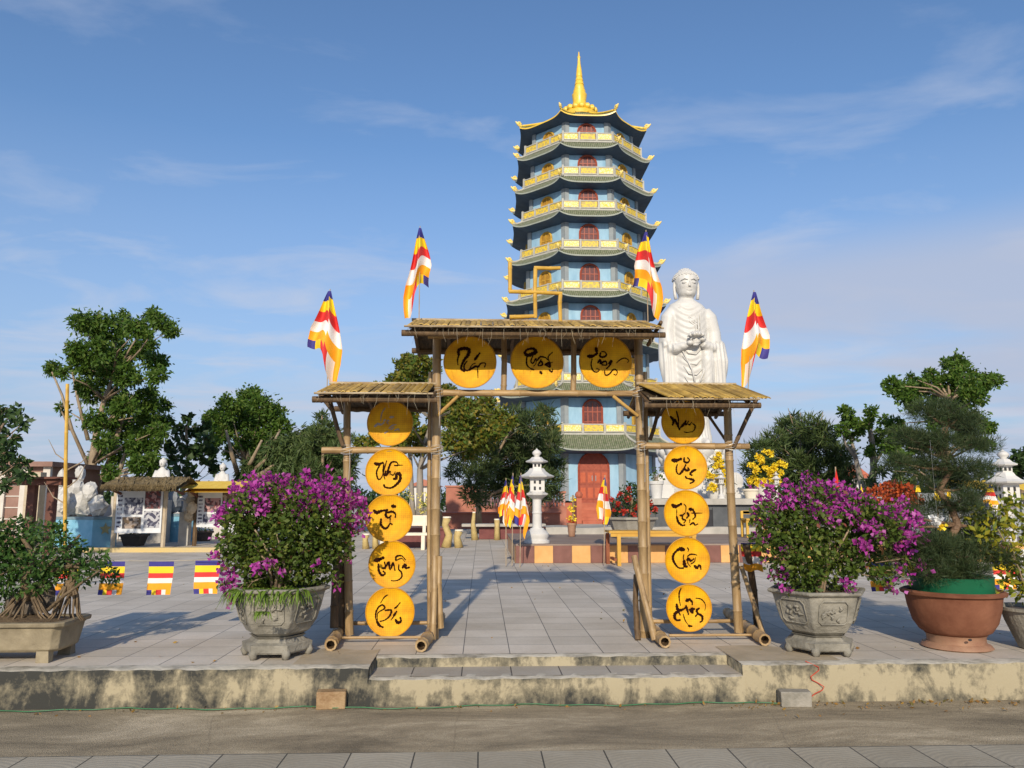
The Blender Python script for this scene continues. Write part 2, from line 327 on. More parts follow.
# ------------------------------------------------ ground, road, plaza, steps
MB().box((0, 1000-20, -.05), (4000, 2100, .1)).build('ground', M_earth, kind='structure')
b = MB(); b.grid(lambda u,v: (-30+60*u, -6+12.6*v, .002), 60, 12); b.build('road', M_road, kind='structure')
b = MB(); b.grid(lambda u,v: (-30+60*u, 1.2+4.05*v+ .012*math.sin(u*300), .006), 60, 1); b.build('pavement', M_pave, kind='structure')
XL, XR = on(369, 704, 0).x, on(746, 704, 0).x; YB, YS = 6.50, 6.80
def edge(x, s=.011): return s*math.sin(x*7.3+1)*math.sin(x*3.1)+.006*math.sin(x*31)
def kerb(name, x0, x1, y, z0, z1, m, nose=.03):
    n = max(4, int(abs(x1-x0)/.07)); k = random.random()*9; b = MB()
    prof = [(-.012,z0,0),(-.004,z0+(z1-z0)*.45,.5),(0,z1-.03,1),(.006,z1-.009,1),(.03,z1,1),(.14,z1+.002,0)]
    def fn(u, v):
        x = x0+(x1-x0)*u; q = prof[min(5, int(round(v*5)))]
        return (x, y+q[0]+q[2]*edge(x+k), q[1]+.004*math.sin(x*23+k)*(q[2]>0))
    b.grid(fn, n, 5, mi=lambda u,v: 1 if v > .62 else 0)
    return b.build(name, [m, M_rim], smooth='auto', kind='structure')
kerb('kerb_wall', -30, XL, 6.39, 0, PZ, M_kerb); kerb('kerb_wall', XR, 30, 6.39, 0, PZ, M_kerb)
kerb('step_riser', XL, XR, YS, .205, PZ-.004, M_kerb); kerb('step_riser', XL-.012, XR+.012, 6.375, 0, .205, M_kerb)
b = MB(); b.add([(XL,6.44,.207),(XR,6.44,.207),(XR,YS+.05,.207),(XL,YS+.05,.207)], [(0,1,2,3)])
M_tread = tilemat('tread_tiles', (.44,.40,.34), (.40,.36,.31), (.12,.11,.1), .4, _ox, 6.44, jw=.012)
b.build('step_tread', M_tread, kind='structure')
for x, sgn in ((XL,-1),(XR,1)):
    b = MB(); b.grid(lambda u,v: (x+.006*math.sin(u*19+v*7)*sgn, 6.395+u*.6, v*(PZ-.003)), 12, 5); b.build('step_cheek', M_kerb, kind='structure')
zt = PZ-.001; f = YS+.09
b = MB(); b.add([(-60,6.5,zt),(XL-.001,6.5,zt),(XL-.001,f,zt),(XR+.001,f,zt),(XR+.001,6.5,zt),(60,6.5,zt),(60,130,zt),(-60,130,zt)], [(0,1,2,3,4,5,6,7)])
b.build('plaza', M_tile, kind='structure')
M_patch = mat('mortar_patch', (.46,.38,.27), sc=3, c2=(.34,.28,.19), bump=.4)
for x0, x1 in ((XL-.62, XL-.002), (XR+.002, XR+.85)):
    b = MB(); b.grid(lambda u,v: (x0+(x1-x0)*u+.03*math.sin(v*9)*(0<u<1), 6.51+v*(.62+.05*math.sin(u*6)), PZ+.003), 10, 6); b.build('mortar_patch', M_patch, kind='structure')
# ------------------------------------------------ bricks and hose on the road
M_brick = mat('old_brick', (.24,.14,.065), sc=9, c2=(.38,.26,.14), bump=.6); M_cblock = mat('concrete_block', (.20,.185,.15), sc=8, c2=(.33,.30,.25), bump=.5)
for px, py, dm, m_, lab, rz in ((330, 710, (.225,.12,.13), M_brick, 'orange brown brick standing on the road against the kerb left of the steps', .05), (798, 708, (.235,.12,.115), M_cblock, 'grey concrete block lying on the road against the kerb right of the steps', -.09)):
    p = on(px, py, 0); b = MB(); n = 6
    b.box(p+Vector((0,.06,dm[2]/2+.002)), dm, rz, jit=.004)
    o = solo(b, 'brick' if px < 400 else 'concrete_block', m_, lab, 'brick' if px < 400 else 'block', p+Vector((0,.06,.002)))
    bv = o.modifiers.new('bevel', 'BEVEL'); bv.width = .008; bv.segments = 2
M_hose = mat('hose', (.05,.16,.07), rough=.4)
pts = [(-4.6+.12*i, 6.32+.025*math.sin(i*.5)+.02*math.sin(i*1.7)-(.035 if 28<i<36 else 0), .014) for i in range(60)]
solo(MB().tube(pts, .0045, 6), 'garden_hose', M_hose, 'thin green hose lying along the foot of the stained kerb', 'hose', pts[0], smooth=True)
M_redcord = mat('red_cord', (.5,.06,.03))
p = on(797, 690, 0); pts = [(p.x+.07*math.sin(i*1.1)*(.4+i*.05), 6.375-.004*i*(i>6), .29-.024*i) for i in range(11)]
pts[0] = (p.x-.05, 6.44, .3)
solo(MB().tube(pts, .004, 5), 'cord', M_redcord, 'short red cord hanging down the kerb under the right bougainvillea pot', 'cord', (p.x,6.37,.02))
M_leaflit = leafmat('fallen_leaf', [(.35,.22,.05),(.25,.13,.04),(.12,.12,.04)], .1)
lt = thing('fallen_leaves', 'dry brown leaves scattered along the foot of the kerb', 'leaves', (0, 6.2, .01)); lt['kind'] = 'stuff'
Pn = np.stack([np.r_[rng.uniform(-4.5,4.8,90), rng.uniform(1.9,4.5,110)], np.r_[6.33-np.abs(rng.normal(0,.08,90)), 6.33-np.abs(rng.normal(0,.12,110))], np.full(200,.012)],1)
leafmesh('leaf_litter', Pn, .032, M_leaflit, lt, asp=.55, up=0, kind='stuff')
Pn = np.stack([rng.uniform(-5,6,70), 6.6+rng.uniform(0,1,70)**1.5*9, np.full(70,PZ+.008)],1)
leafmesh('leaf_litter', Pn, .035, M_leaflit, lt, asp=.55, kind='stuff')
# ------------------------------------------------ the bamboo gate
M_bam = mat('bamboo', (.23,.14,.06), sc=3.5, c2=(.42,.29,.14), stretch=(8,8,1.2), rough=.5, island=.1, spec=.5, bump=.15, bsc=30, lo=.3, hi=.7)
M_bamx = mat('bamboo_rail', (.25,.15,.06), sc=3.5, c2=(.44,.29,.13), stretch=(1.2,8,8), rough=.5, island=.1, spec=.5, bump=.15, bsc=30)
M_bamd = mat('old_bamboo', (.075,.045,.022), sc=5, c2=(.155,.095,.045), stretch=(5,5,1), rough=.7, bump=.3)
M_hole = mat('bamboo_inside', (.10,.06,.03), c2=(.16,.1,.05))
M_bamy = mat('yellow_bamboo', (.46,.26,.03), sc=4, c2=(.64,.39,.06), stretch=(2,2,2), rough=.42, spec=.5)
M_bamo = mat('ochre_bamboo', (.34,.19,.05), c2=(.50,.31,.09), rough=.5)
M_plank = mat('roof_strip', (.28,.17,.035), sc=6, c2=(.52,.34,.075), rough=.6, island=.42, bump=.2)
M_fascia = mat('weathered_pole', (.50,.41,.27), sc=5, c2=(.26,.18,.1), stretch=(.8,6,6), bump=.3)
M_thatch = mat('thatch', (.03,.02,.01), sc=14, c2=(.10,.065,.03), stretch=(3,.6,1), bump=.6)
M_straw = mat('straw', (.62,.55,.42), c2=(.45,.36,.22), rough=.6)
M_wire = mat('tie_wire', (.7,.68,.62), rough=.3, metal=.4)
YG = 7.62
gate = thing('bamboo_gate', 'three bay bamboo gateway with plank roofs standing at the top of the steps', 'gate', (at(540,640,YG).x, YG, PZ))
def B(name, a, b_, r, m=M_bam, hollow=False, node=.28):
    return MB().bamboo(a, b_, r, node=node, hollow=hollow).build(name, [m, M_hole], gate, smooth='auto')
pIL0, pIL1 = at(434,632,YG), at(437,327,YG); pIL0.z = PZ
pOL0, pOL1 = at(349.5,634,YG), at(347,398,YG); pOL0.z = PZ+.04
pIR0, pIR1 = at(645,632,YG), at(638,327,YG); pIR0.z = PZ
pOR0, pOR1 = at(739,633,YG), at(727,398,YG); pOR0.z = PZ+.04
B('post', pIL0, pIL1, .047); B('post', pOL0, pOL1, .040); B('post', pIR0, pIR1, .047); B('post', pOR0, pOR1, .043)
# second, thinner canes tied to the inner posts
B('post', at(429.5,634,YG+.06), at(430.5,372,YG+.06), .022); B('post', at(650,628,YG+.07), at(645,372,YG+.07), .024)
B('short_post', pOL0+Vector((-.085,.03,0)), at(341,560,YG+.04), .034, M_bamd)
B('short_post', at(638,640,YG-.16), at(636,575,YG+.1), .028, M_bamd); B('short_post', at(441,628,YG-.06), at(439.5,556,YG-.07), .03)
# braces down to the base logs
B('brace', at(334,628,YG-.12), at(341.5,512,YG+.12), .040, M_bamd); B('brace', at(432.5,640,YG-.19), at(434.5,556,YG-.06), .030)
B('brace', at(655,640,YG-.34), at(634,556,YG-.06), .032); B('brace', at(763,634,YG-.2), at(741,566,YG+.02), .024)
B('brace', at(345.5,560,YG+.1), at(351,628,YG+.5), .03, M_bamd); B('brace', at(746,545,YG+.1), at(757,628,YG+.42), .036, M_bamd)
# base logs running front to back, open ends
for a, c in (((330.5,645),(347,619)), ((421,646),(441,616)), ((665,642),(641,615)), ((765,640),(727,612))):
    A = on(a[0], a[1], PZ+.055); C = on(c[0], c[1], PZ+.055); A.z = C.z = PZ+.056
    B('base_log', A, C, .054, M_bam, True)
# rails near the ground
zr = PZ+.12
for x0, x1, y, q in ((332,425,YG-.2,.013),(340,436,YG+.18,.02),(668,760,YG-.2,.013),(644,732,YG+.18,.02)):
    a, c = at(x0,600,y), at(x1,600,y); a.z = c.z = (PZ+.05 if y < YG else zr)
    B('bottom_rail', a, c, q, M_bamx)
# cross rails
B('cross_rail', at(322,450.5,YG-.07), at(437,450,YG-.07), .034, M_bamx); B('cross_rail', at(640,446,YG-.07), at(749,446.5,YG-.07), .034, M_bamx)
B('cross_rail', at(441,393,YG-.02), at(638,393.5,YG-.02), .034, M_bamx); B('cross_rail', at(428,335,YG-.04), at(650,336,YG-.04), .04, M_bamx)
for px in (503.5, 573): B('divider', at(px,392,YG), at(px,330,YG), .030)
B('brace', at(437,416,YG-.03), at(458,396,YG-.03), .018, M_bamo); B('brace', at(613,396,YG-.03), at(638,416,YG-.03), .018, M_bamo)
B('cane', at(440,352,YG+.1), at(436,415,YG+.1), .012, M_bamd)
# struts carrying the side roofs
for a, c, q, r_ in (((329,396),(343,446),YG-.12,.022),((319,392),(333,411),YG-.22,.024),((757,398),(734,447),YG-.12,.022),((650,440),(660,405),YG+.08,.02),((706,412),(728,444),YG+.13,.015),((429,445),(433,400),YG+.18,.018)):
    B('strut', at(*a,q), at(*c,q), r_, M_bamd)
# roofs: planks over rafters, front eave pole, ridge pole, straw hanging from the eave
def roof(x0, x1, z_r, z_e, yr=YG-.04, yf=YG-.66, yb=YG+.58, skew=0, tl=0, straw=60, over=.0, seed=1):
    random.seed(seed)
    rt = MB().build('roof', M_plank, gate)
    b = MB(); x = x0
    while x < x1:
        wd = random.uniform(.038,.062); s = skew*random.uniform(.8,1.2)+random.uniform(-.008,.008)
        e = random.uniform(-.012,.025); dz = random.uniform(0,.01); lift = random.uniform(-.004,.006)
        p0 = Vector((x+wd/2, yr, z_r+dz)); p1 = Vector((x+wd/2+s, yf-e, z_e+lift-.004))
        d = (p1-p0).normalized(); up = Vector((0,0,1)); sd_ = d.cross(up).normalized()
        for k in range(1):
            vs = []
            for pp in (p0, p1):
                for q in (-1,-.5,0,.5,1): vs.append(pp+sd_*q*wd*.46+up*(.010*(1-q*q)))
            vs += [v-up*.010 for v in vs]
            fs = [(i,i+1,i+6,i+5) for i in range(4)]+[(10+i,15+i,16+i,11+i) for i in range(4)]+[(0,5,15,10),(4,14,19,9),(5,6,7,8,9,19,18,17,16,15)]
            b.add(vs, fs)
        p2 = Vector((x+wd/2, yb, z_e+.02)); b.box((p0+p2)/2+Vector((0,0,-.0)), (wd*.95,.012,(p2-p0).length), rot=Euler((math.atan2((p2-p0).y, -(p2-p0).z)+0,0,0)))
        x += wd
    b.build('plank_covering', M_plank, rt)
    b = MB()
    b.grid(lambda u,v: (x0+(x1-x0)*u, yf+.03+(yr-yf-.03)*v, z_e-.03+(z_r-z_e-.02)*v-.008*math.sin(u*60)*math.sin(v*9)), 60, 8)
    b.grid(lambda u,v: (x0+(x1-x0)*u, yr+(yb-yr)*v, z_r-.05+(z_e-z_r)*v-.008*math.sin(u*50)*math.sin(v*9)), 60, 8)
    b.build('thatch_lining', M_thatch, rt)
    b = MB(); b.bamboo((x0-.03, yf-.005, z_e-.018), (x1+.03, yf-.0, z_e-.016+tl), .010, node=.35); b.build('eave_pole', [M_fascia, M_hole], rt, smooth='auto')
    b = MB(); b.bamboo((x0-.02, yr, z_r+.012), (x1+.02, yr, z_r+.010+tl), .015, node=.4); b.build('ridge_pole', [M_fascia, M_hole], rt, smooth='auto')
    for (yy, zz) in ((yf+.08, z_e-.065), (yb-.1, z_e-.03)):
        b = MB(); b.bamboo((x0-.06, yy, zz), (x1+.06, yy, zz), .030, node=.4); b.build('purlin', [M_bamd, M_hole], rt, smooth='auto')
    nr = max(3, int((x1-x0)/.33))
    for i in range(nr+1):
        xx = x0+.01+(x1-x0-.02)*i/nr
        b = MB(); b.bamboo((xx, yf+.1, z_e-.06), (xx+random.uniform(-.02,.02), yr, z_r-.07), .02); b.bamboo((xx, yr, z_r-.075), (xx, yb, z_e-.06), .02)
        b.build('rafter', [M_bamd, M_hole], rt, smooth='auto')
    b = MB()
    for i in range(straw):
        xx = random.uniform(x0,x1); yy = yf+random.uniform(-.01,.22); l = random.uniform(.03,.15)*random.choice((.6,1,1.3)); z = z_e-.02+(yy-yf)*.3
        b.tube([(xx,yy,z),(xx+random.uniform(-.012,.012),yy,z-l*.5),(xx+random.uniform(-.03,.03),yy,z-l)], [.0016,.0014,.0007], 3, caps=False)
    b.build('straw_fringe', M_straw, rt)
    return rt
zr_, ze_ = at(500,321.5,YG-.04).z, at(500,325,YG-.66).z
roof(at(409,325,YG-.52).x, at(657,325,YG-.52).x, zr_, ze_, skew=0, straw=170, seed=3)
zr2, ze2 = at(380,384.5,YG-.04).z, at(380,391.5,YG-.66).z
roof(at(321,388,YG-.52).x, at(431,388,YG-.52).x, zr2, ze2, skew=-.012, straw=45, seed=4, tl=-.0)
zr2, ze2 = at(700,385,YG-.04).z, at(700,397,YG-.66).z
roof(at(649,388,YG-.52).x, at(751,388,YG-.52).x, zr2, ze2, skew=.12, straw=45, seed=5)
B('strut', at(648,345,YG-.2), at(661,322,YG-.6), .02, M_bamd)
random.seed(21)
# wire bindings at the joints
for p in (at(437,393,YG-.03), at(638,393,YG-.03), at(347.5,450,YG-.06), at(437,450,YG-.06), at(640,446,YG-.06), at(730,446,YG-.06)):
    b = MB()
    for i in range(4):
        z = (i-1.5)*.016; b.tube([p+Vector((.062*math.cos(a), .07*math.sin(a)-.01, z+.02*math.sin(a+i))) for a in [k*math.pi/6 for k in range(13)]], .0022, 4, caps=False)
    b.tube([p+Vector((.03,-.06,0)), p+Vector((.035,-.062,-.12)), p+Vector((.028,-.06,-.35))], .0022, 4)
    b.build('wire_tie', M_wire, gate)
# the yellow cane emblem on the ridge
e = thing('bamboo_emblem', 'yellow cane right angled religious emblem standing on the middle roof ridge', 'emblem', at(535,319,YG-.07))
YE = YG-.07
for a, c in (((510,262.5),(510,292)),((509,291.5),(562,293.5)),((535.5,268),(535.5,318)),((534,268),(560.5,268)),((560.5,294),(560.5,322)),((509.5,317),(536,316))):
    MB().bamboo(at(*a,YE), at(*c,YE), .021, node=.2).build('cane', [M_bamy, M_hole], e, smooth='auto')
# ------------------------------------------------ woven trays with brush writing
def weave():
    m, t, b, N, L = nmat('woven_tray')
    tc = N('ShaderNodeTexCoord'); mp = N('ShaderNodeMapping'); mp.inputs['Rotation'].default_value = (0, R(45), 0); L(tc.outputs['Object'], mp.inputs[0])
    br = N('ShaderNodeTexChecker'); br.inputs['Scale'].default_value = 73; L(mp.outputs[0], br.inputs[0])
    br.inputs[1].default_value = (.86,.46,.004,1); br.inputs[2].default_value = (.77,.40,.003,1)
    n = N('ShaderNodeTexNoise'); n.inputs['Scale'].default_value = 7; n.inputs['Detail'].default_value = 6; L(tc.outputs['Object'], n.inputs[0])
    r = N('ShaderNodeValToRGB'); r.color_ramp.elements[0].color = (.74,.62,.5,1); r.color_ramp.elements[1].color = (1,1,1,1); r.color_ramp.elements[0].position = .35; r.color_ramp.elements[1].position = .6; L(n.outputs[0], r.inputs[0])
    mu = N('ShaderNodeMix'); mu.data_type = 'RGBA'; mu.blend_type = 'MULTIPLY'; mu.inputs[0].default_value = 1; L(br.outputs[0], mu.inputs[6]); L(r.outputs[0], mu.inputs[7]); L(mu.outputs[2], b.inputs['Base Color'])
    w1 = N('ShaderNodeTexWave'); w1.inputs['Scale'].default_value = 30; w1.bands_direction = 'X'; w2 = N('ShaderNodeTexWave'); w2.inputs['Scale'].default_value = 30; w2.bands_direction = 'Z'
    L(mp.outputs[0], w1.inputs[0]); L(mp.outputs[0], w2.inputs[0]); mxx = N('ShaderNodeMath'); mxx.operation = 'MAXIMUM'; L(w1.outputs[1], mxx.inputs[0]); L(w2.outputs[1], mxx.inputs[1])
    bp = N('ShaderNodeBump'); bp.inputs['Strength'].default_value = .35; bp.inputs['Distance'].default_value = .004; L(mxx.outputs[0], bp.inputs['Height']); L(bp.outputs[0], b.inputs['Normal'])
    b.inputs['Roughness'].default_value = .55; b.inputs['Specular IOR Level'].default_value = .3
    return m
M_weave = weave(); M_hoop = mat('tray_hoop', (.62,.30,.01), c2=(.45,.2,.01), rough=.5)
M_ink = mat('ink', (.014,.005,.003), c2=(.03,.008,.004), rough=.9, spec=.05); M_ink2 = mat('faded_ink', (.25,.2,.17), c2=(.42,.36,.3), rough=.5, sc=40)
def crom(P, k=7):
    if len(P) < 3: return [(P[0][0]+(P[-1][0]-P[0][0])*i/k, P[0][1]+(P[-1][1]-P[0][1])*i/k) for i in range(k+1)]
    Q = [P[0]]+list(P)+[P[-1]]; o = []
    for i in range(1, len(Q)-2):
        for j in range(k):
            t = j/k; o.append(tuple(.5*((2*Q[i][a])+(-Q[i-1][a]+Q[i+1][a])*t+(2*Q[i-1][a]-5*Q[i][a]+4*Q[i+1][a]-Q[i+2][a])*t*t+(-Q[i-1][a]+3*Q[i][a]-3*Q[i+1][a]+Q[i+2][a])*t**3) for a in (0,1)))
    o.append(P[-1]); return o
def tray(px, py, rp, strokes, label, Y=YG-.10, cx=384, cy=384, rr=362, m_ink=M_ink, grp='trays'):
    c = at(px, py, Y); r = rp/F*(Y*.99+.0); base = c-Vector((0,0,r))
    t = thing('woven_tray', label, 'woven tray', base, 'yellow woven trays hanging in the gate')
    ax_ = random.uniform(-.05,.05)
    Mx = Matrix.Rotation(ax_*.0, 3, 'Z') @ Matrix.Rotation(R(90), 3, 'X')   # z of the lathe -> -y of the world
    b = MB(); b.lathe([(.0005,-.012),(r*.5,-.010),(r*.9,-.004),(r*.97,.004),(r*.985,.0),(r*.985,-.016),(.0005,-.022)], 56, c, Mx, capb=False, capt=False)
    b.build('tray_face', M_weave, t, smooth='auto')
    b = MB(); b.tube([c+Mx @ Vector((r*math.cos(a), r*math.sin(a), .002)) for a in [k*2*math.pi/56 for k in range(57)]], r*.028, 6, caps=False)
    b.build('hoop', M_hoop, t, smooth=True)
    b = MB()
    for q, (wd, pts) in enumerate(strokes):
        pl = crom(pts); n = len(pl); vs = []; fs = []
        for i, (x, y) in enumerate(pl):
            a = pl[max(0,i-1)]; e_ = pl[min(n-1,i+1)]; dx, dy = e_[0]-a[0], e_[1]-a[1]; l = math.hypot(dx,dy) or 1
            u = i/(n-1); ww = max(17,wd*1.62)*.5*(.55+.45*math.sin(math.pi*min(1,u*1.15+.12)))*(1+.2*math.sin(i*1.9+q*2))
            for s_ in (-1,1):
                X = (x-dy/l*ww*s_-cx)/rr*r; Z = -(y+dx/l*ww*s_-cy)/rr*r; rad = math.hypot(X,Z)/r
                vs.append(c+Vector((X, .010-.009*rad*rad*rad+ -.0035-.0002*q, Z)) + Vector((0,0,0)))
        for i in range(n-1): fs.append((2*i,2*i+1,2*i+3,2*i+2))
        b.add(vs, fs)
        for end in (0,-1):
            x, y = pl[end]; ww = max(17,wd*1.62)*.36
            vs = [c+Vector(((x+ww*math.cos(k*.7854)-cx)/rr*r, .010-.0042-.0002*q-.009*((abs(x-cx)+abs(y-cy))/rr*.7)**3, -(y+ww*math.sin(k*.7854)-cy)/rr*r)) for k in range(8)]
            b.add(vs, [tuple(range(8))])
    b.build('brush_writing', m_ink, t)
    return t
D1=[(30,[(215,285),(215,220),(290,195),(355,215),(340,290),(300,340),(260,420),(250,480),(290,505)]),(14,[(215,290),(200,360),(205,420)]),(14,[(330,370),(290,430),(300,490),(350,495),(400,420),(440,400)]),(24,[(435,350),(500,260)]),(18,[(360,495),(400,470),(450,440),(480,450),(520,400),(580,400),(570,450)]),(8,[(475,470),(480,600)])]
D2=[(34,[(215,255),(250,290),(320,270),(370,240),(330,195),(250,210),(215,250)]),(14,[(245,300),(240,400),(265,450),(330,490)]),(12,[(330,290),(300,370),(330,400),(370,330),(370,400),(340,440)]),(16,[(390,360),(430,310),(500,320),(530,350)]),(16,[(400,420),(440,370),(460,420),(400,430),(440,350)]),(26,[(500,420),(550,400),(560,450),(520,430)]),(8,[(600,245),(540,310),(560,380),(600,385)]),(26,[(430,520),(445,540)]),(14,[(550,490),(590,520),(600,480)]),(14,[(300,480),(340,490)])]
D3=[(30,[(255,195),(270,270)]),(34,[(145,310),(200,310),(250,285)]),(18,[(320,260),(310,310),(360,320),(400,290),(380,250),(340,245)]),(12,[(200,350),(185,430),(210,510),(260,530),(300,500),(260,480)]),(20,[(280,400),(310,360),(320,410),(350,390),(390,380),(400,430),(340,430)]),(20,[(430,410),(470,370),(440,440),(400,480)]),(10,[(540,400),(600,350),(660,335),(710,370),(690,395)]),(12,[(370,510),(380,570),(430,560),(500,490),(545,520),(530,570),(500,560)])]
D4=[(12,[(300,140),(255,210),(235,300),(235,350)]),(26,[(385,290),(430,285)]),(20,[(285,350),(305,330)]),(20,[(340,350),(360,345)]),(24,[(140,440),(190,400),(240,410),(280,380)]),(14,[(370,470),(430,420),(480,410)]),(14,[(400,490),(450,450)]),(14,[(300,545),(350,520)]),(14,[(460,505),(520,480),(530,510)]),(10,[(330,370),(360,400)])]
D5=[(34,[(160,250),(210,260),(280,240)]),(16,[(240,270),(190,370),(200,460),(230,500),(280,440),(340,210)]),(16,[(300,260),(290,390),(320,490)]),(20,[(330,370),(320,430),(350,420),(380,310),(420,230),(500,230),(520,280),(470,280)]),(6,[(500,275),(590,275)]),(14,[(350,430),(400,370),(400,420)]),(12,[(420,420),(450,430),(480,380)]),(30,[(460,490),(500,480),(500,420),(550,410),(560,500),(500,580),(420,630),(330,620),(310,590)])]
D6=[(34,[(150,270),(190,300),(260,275),(350,260)]),(24,[(350,260),(330,340),(370,380),(410,350)]),(22,[(360,300),(430,285),(480,320),(480,370)]),(24,[(260,400),(260,480),(310,540),(360,530),(400,470),(430,480)]),(12,[(400,360),(400,450)]),(40,[(430,200),(470,205)])]
D7=[(44,[(120,320),(170,310),(240,280)]),(24,[(170,380),(180,480),(230,550),(280,520),(250,490)]),(22,[(230,440),(280,430),(265,350)]),(22,[(290,410),(330,350),(345,440),(355,460)]),(20,[(370,440),(400,360),(430,470)]),(18,[(440,320),(450,260),(530,250),(590,310)]),(10,[(450,320),(530,290),(580,340)]),(16,[(490,390),(490,460),(530,500),(540,570),(490,620),(420,635),(380,630)]),(30,[(550,430),(590,390),(600,440),(650,430)])]
D8=[(12,[(340,135),(290,170),(240,250)]),(16,[(215,300),(175,380),(170,470),(200,530)]),(26,[(190,520),(230,580),(280,605)]),(16,[(200,320),(260,280),(300,310),(290,340),(200,400),(195,500)]),(18,[(310,360),(400,360),(380,440),(310,500),(240,520)]),(16,[(450,330),(480,310),(530,250)]),(24,[(440,440),(480,380)]),(8,[(440,450),(400,500)]),(28,[(470,500),(500,540),(550,520),(540,470)])]
E1=[(30,[(180,295),(220,350),(210,430)]),(20,[(210,430),(250,350)]),(16,[(280,200),(310,330),(310,430)]),(26,[(250,340),(300,450),(320,510)]),(18,[(330,490),(380,430),(420,390),(440,360),(400,440),(360,470)]),(18,[(430,400),(440,430),(480,370)]),(18,[(480,420),(500,430),(530,390)]),(16,[(550,410),(590,450),(570,520),(530,550)]),(12,[(400,550),(450,560),(510,550)])]
E2=[(44,[(170,260),(230,265),(310,240)]),(22,[(370,220),(370,280),(420,300),(460,260),(430,220)]),(16,[(250,330),(230,400),(240,470),(290,500),(320,460)]),(26,[(290,490),(350,420),(390,340)]),(24,[(370,400),(400,430),(450,420),(430,390)]),(26,[(560,420),(510,440),(460,490),(490,510)]),(18,[(380,530),(400,560),(440,570)]),(26,[(440,570),(510,590),(510,620),(460,645)])]
E3=[(40,[(160,255),(210,280),(300,240)]),(8,[(230,330),(225,420)]),(24,[(225,440),(250,530),(310,580),(350,575)]),(8,[(350,240),(380,280),(375,350),(360,400)]),(20,[(280,420),(320,420),(350,390)]),(18,[(320,430),(320,480),(370,500),(340,540)]),(24,[(400,380),(420,420),(390,460)]),(36,[(440,320),(490,330)]),(20,[(500,340),(530,430),(490,480)]),(6,[(470,385),(640,385)]),(18,[(440,570),(490,540),(520,575),(560,560)]),(8,[(440,480),(430,540)])]
E4=[(44,[(330,210),(270,200),(230,215)]),(26,[(220,220),(160,290),(150,370),(190,450),(240,500),(310,505)]),(12,[(330,290),(320,340),(330,400)]),(36,[(330,390),(340,470),(370,480)]),(12,[(390,180),(410,210),(400,240)]),(14,[(390,320),(440,285),(520,290),(540,300)]),(14,[(370,380),(400,340),(390,420),(430,480)]),(24,[(410,350),(440,390),(490,360)]),(12,[(440,440),(500,400),(520,340)]),(30,[(500,470),(540,500),(570,460)]),(20,[(590,460),(600,520)])]
E5=[(16,[(265,80),(235,150),(235,260),(250,340)]),(32,[(190,330),(200,400),(240,420),(300,400),(330,380)]),(20,[(210,430),(240,490)]),(32,[(220,430),(160,470),(150,530),(180,570),(230,570)]),(24,[(340,350),(360,420),(375,480)]),(38,[(350,270),(400,250)]),(22,[(400,250),(440,290),(440,330)]),(30,[(400,410),(440,450),(430,390),(470,400)]),(24,[(550,390),(510,420),(520,470),(490,510)]),(24,[(520,470),(590,510),(590,580),(560,600)]),(6,[(290,480),(320,580),(370,650)]),(24,[(370,660),(420,665)]),(4,[(500,230),(590,250),(650,330),(640,420)])]
ty = 'yellow woven tray with brush writing, '
tray(470,362,26.6,D1,ty+'left one of three under the middle roof',cx=370,rr=355); tray(537,362,26.9,D2,ty+'centre one of three under the middle roof'); tray(605.5,361.5,27,D3,ty+'right one of three under the middle roof')
for (x,y,r_,d_,nm) in ((390,423,22.6,D4,'topmost under left side roof, writing faded grey'),(389,472,23,D5,'second from top in left column, below the rail'),(389,518,23,D6,'third from top in the left column'),(392,564.5,22.6,D7,'fourth from top in the left column'),(390,612,23.4,D8,'lowest of the left column by the base logs')):
    tray(x,y,r_,d_,ty+nm, m_ink=M_ink2 if d_ is D4 else M_ink)
for (x,y,r_,d_,nm) in ((683,422,22,E1,'topmost under the right side roof'),(685.5,467.5,21.8,E2,'second from top in right column, below the rail'),(686.5,513,22.5,E3,'third from top in the right column'),(687.5,560.5,22.2,E4,'fourth from top in the right column'),(689,608,22.4,E5,'lowest of the right column by the base logs')):
    tray(x,y,r_,d_,ty+nm)
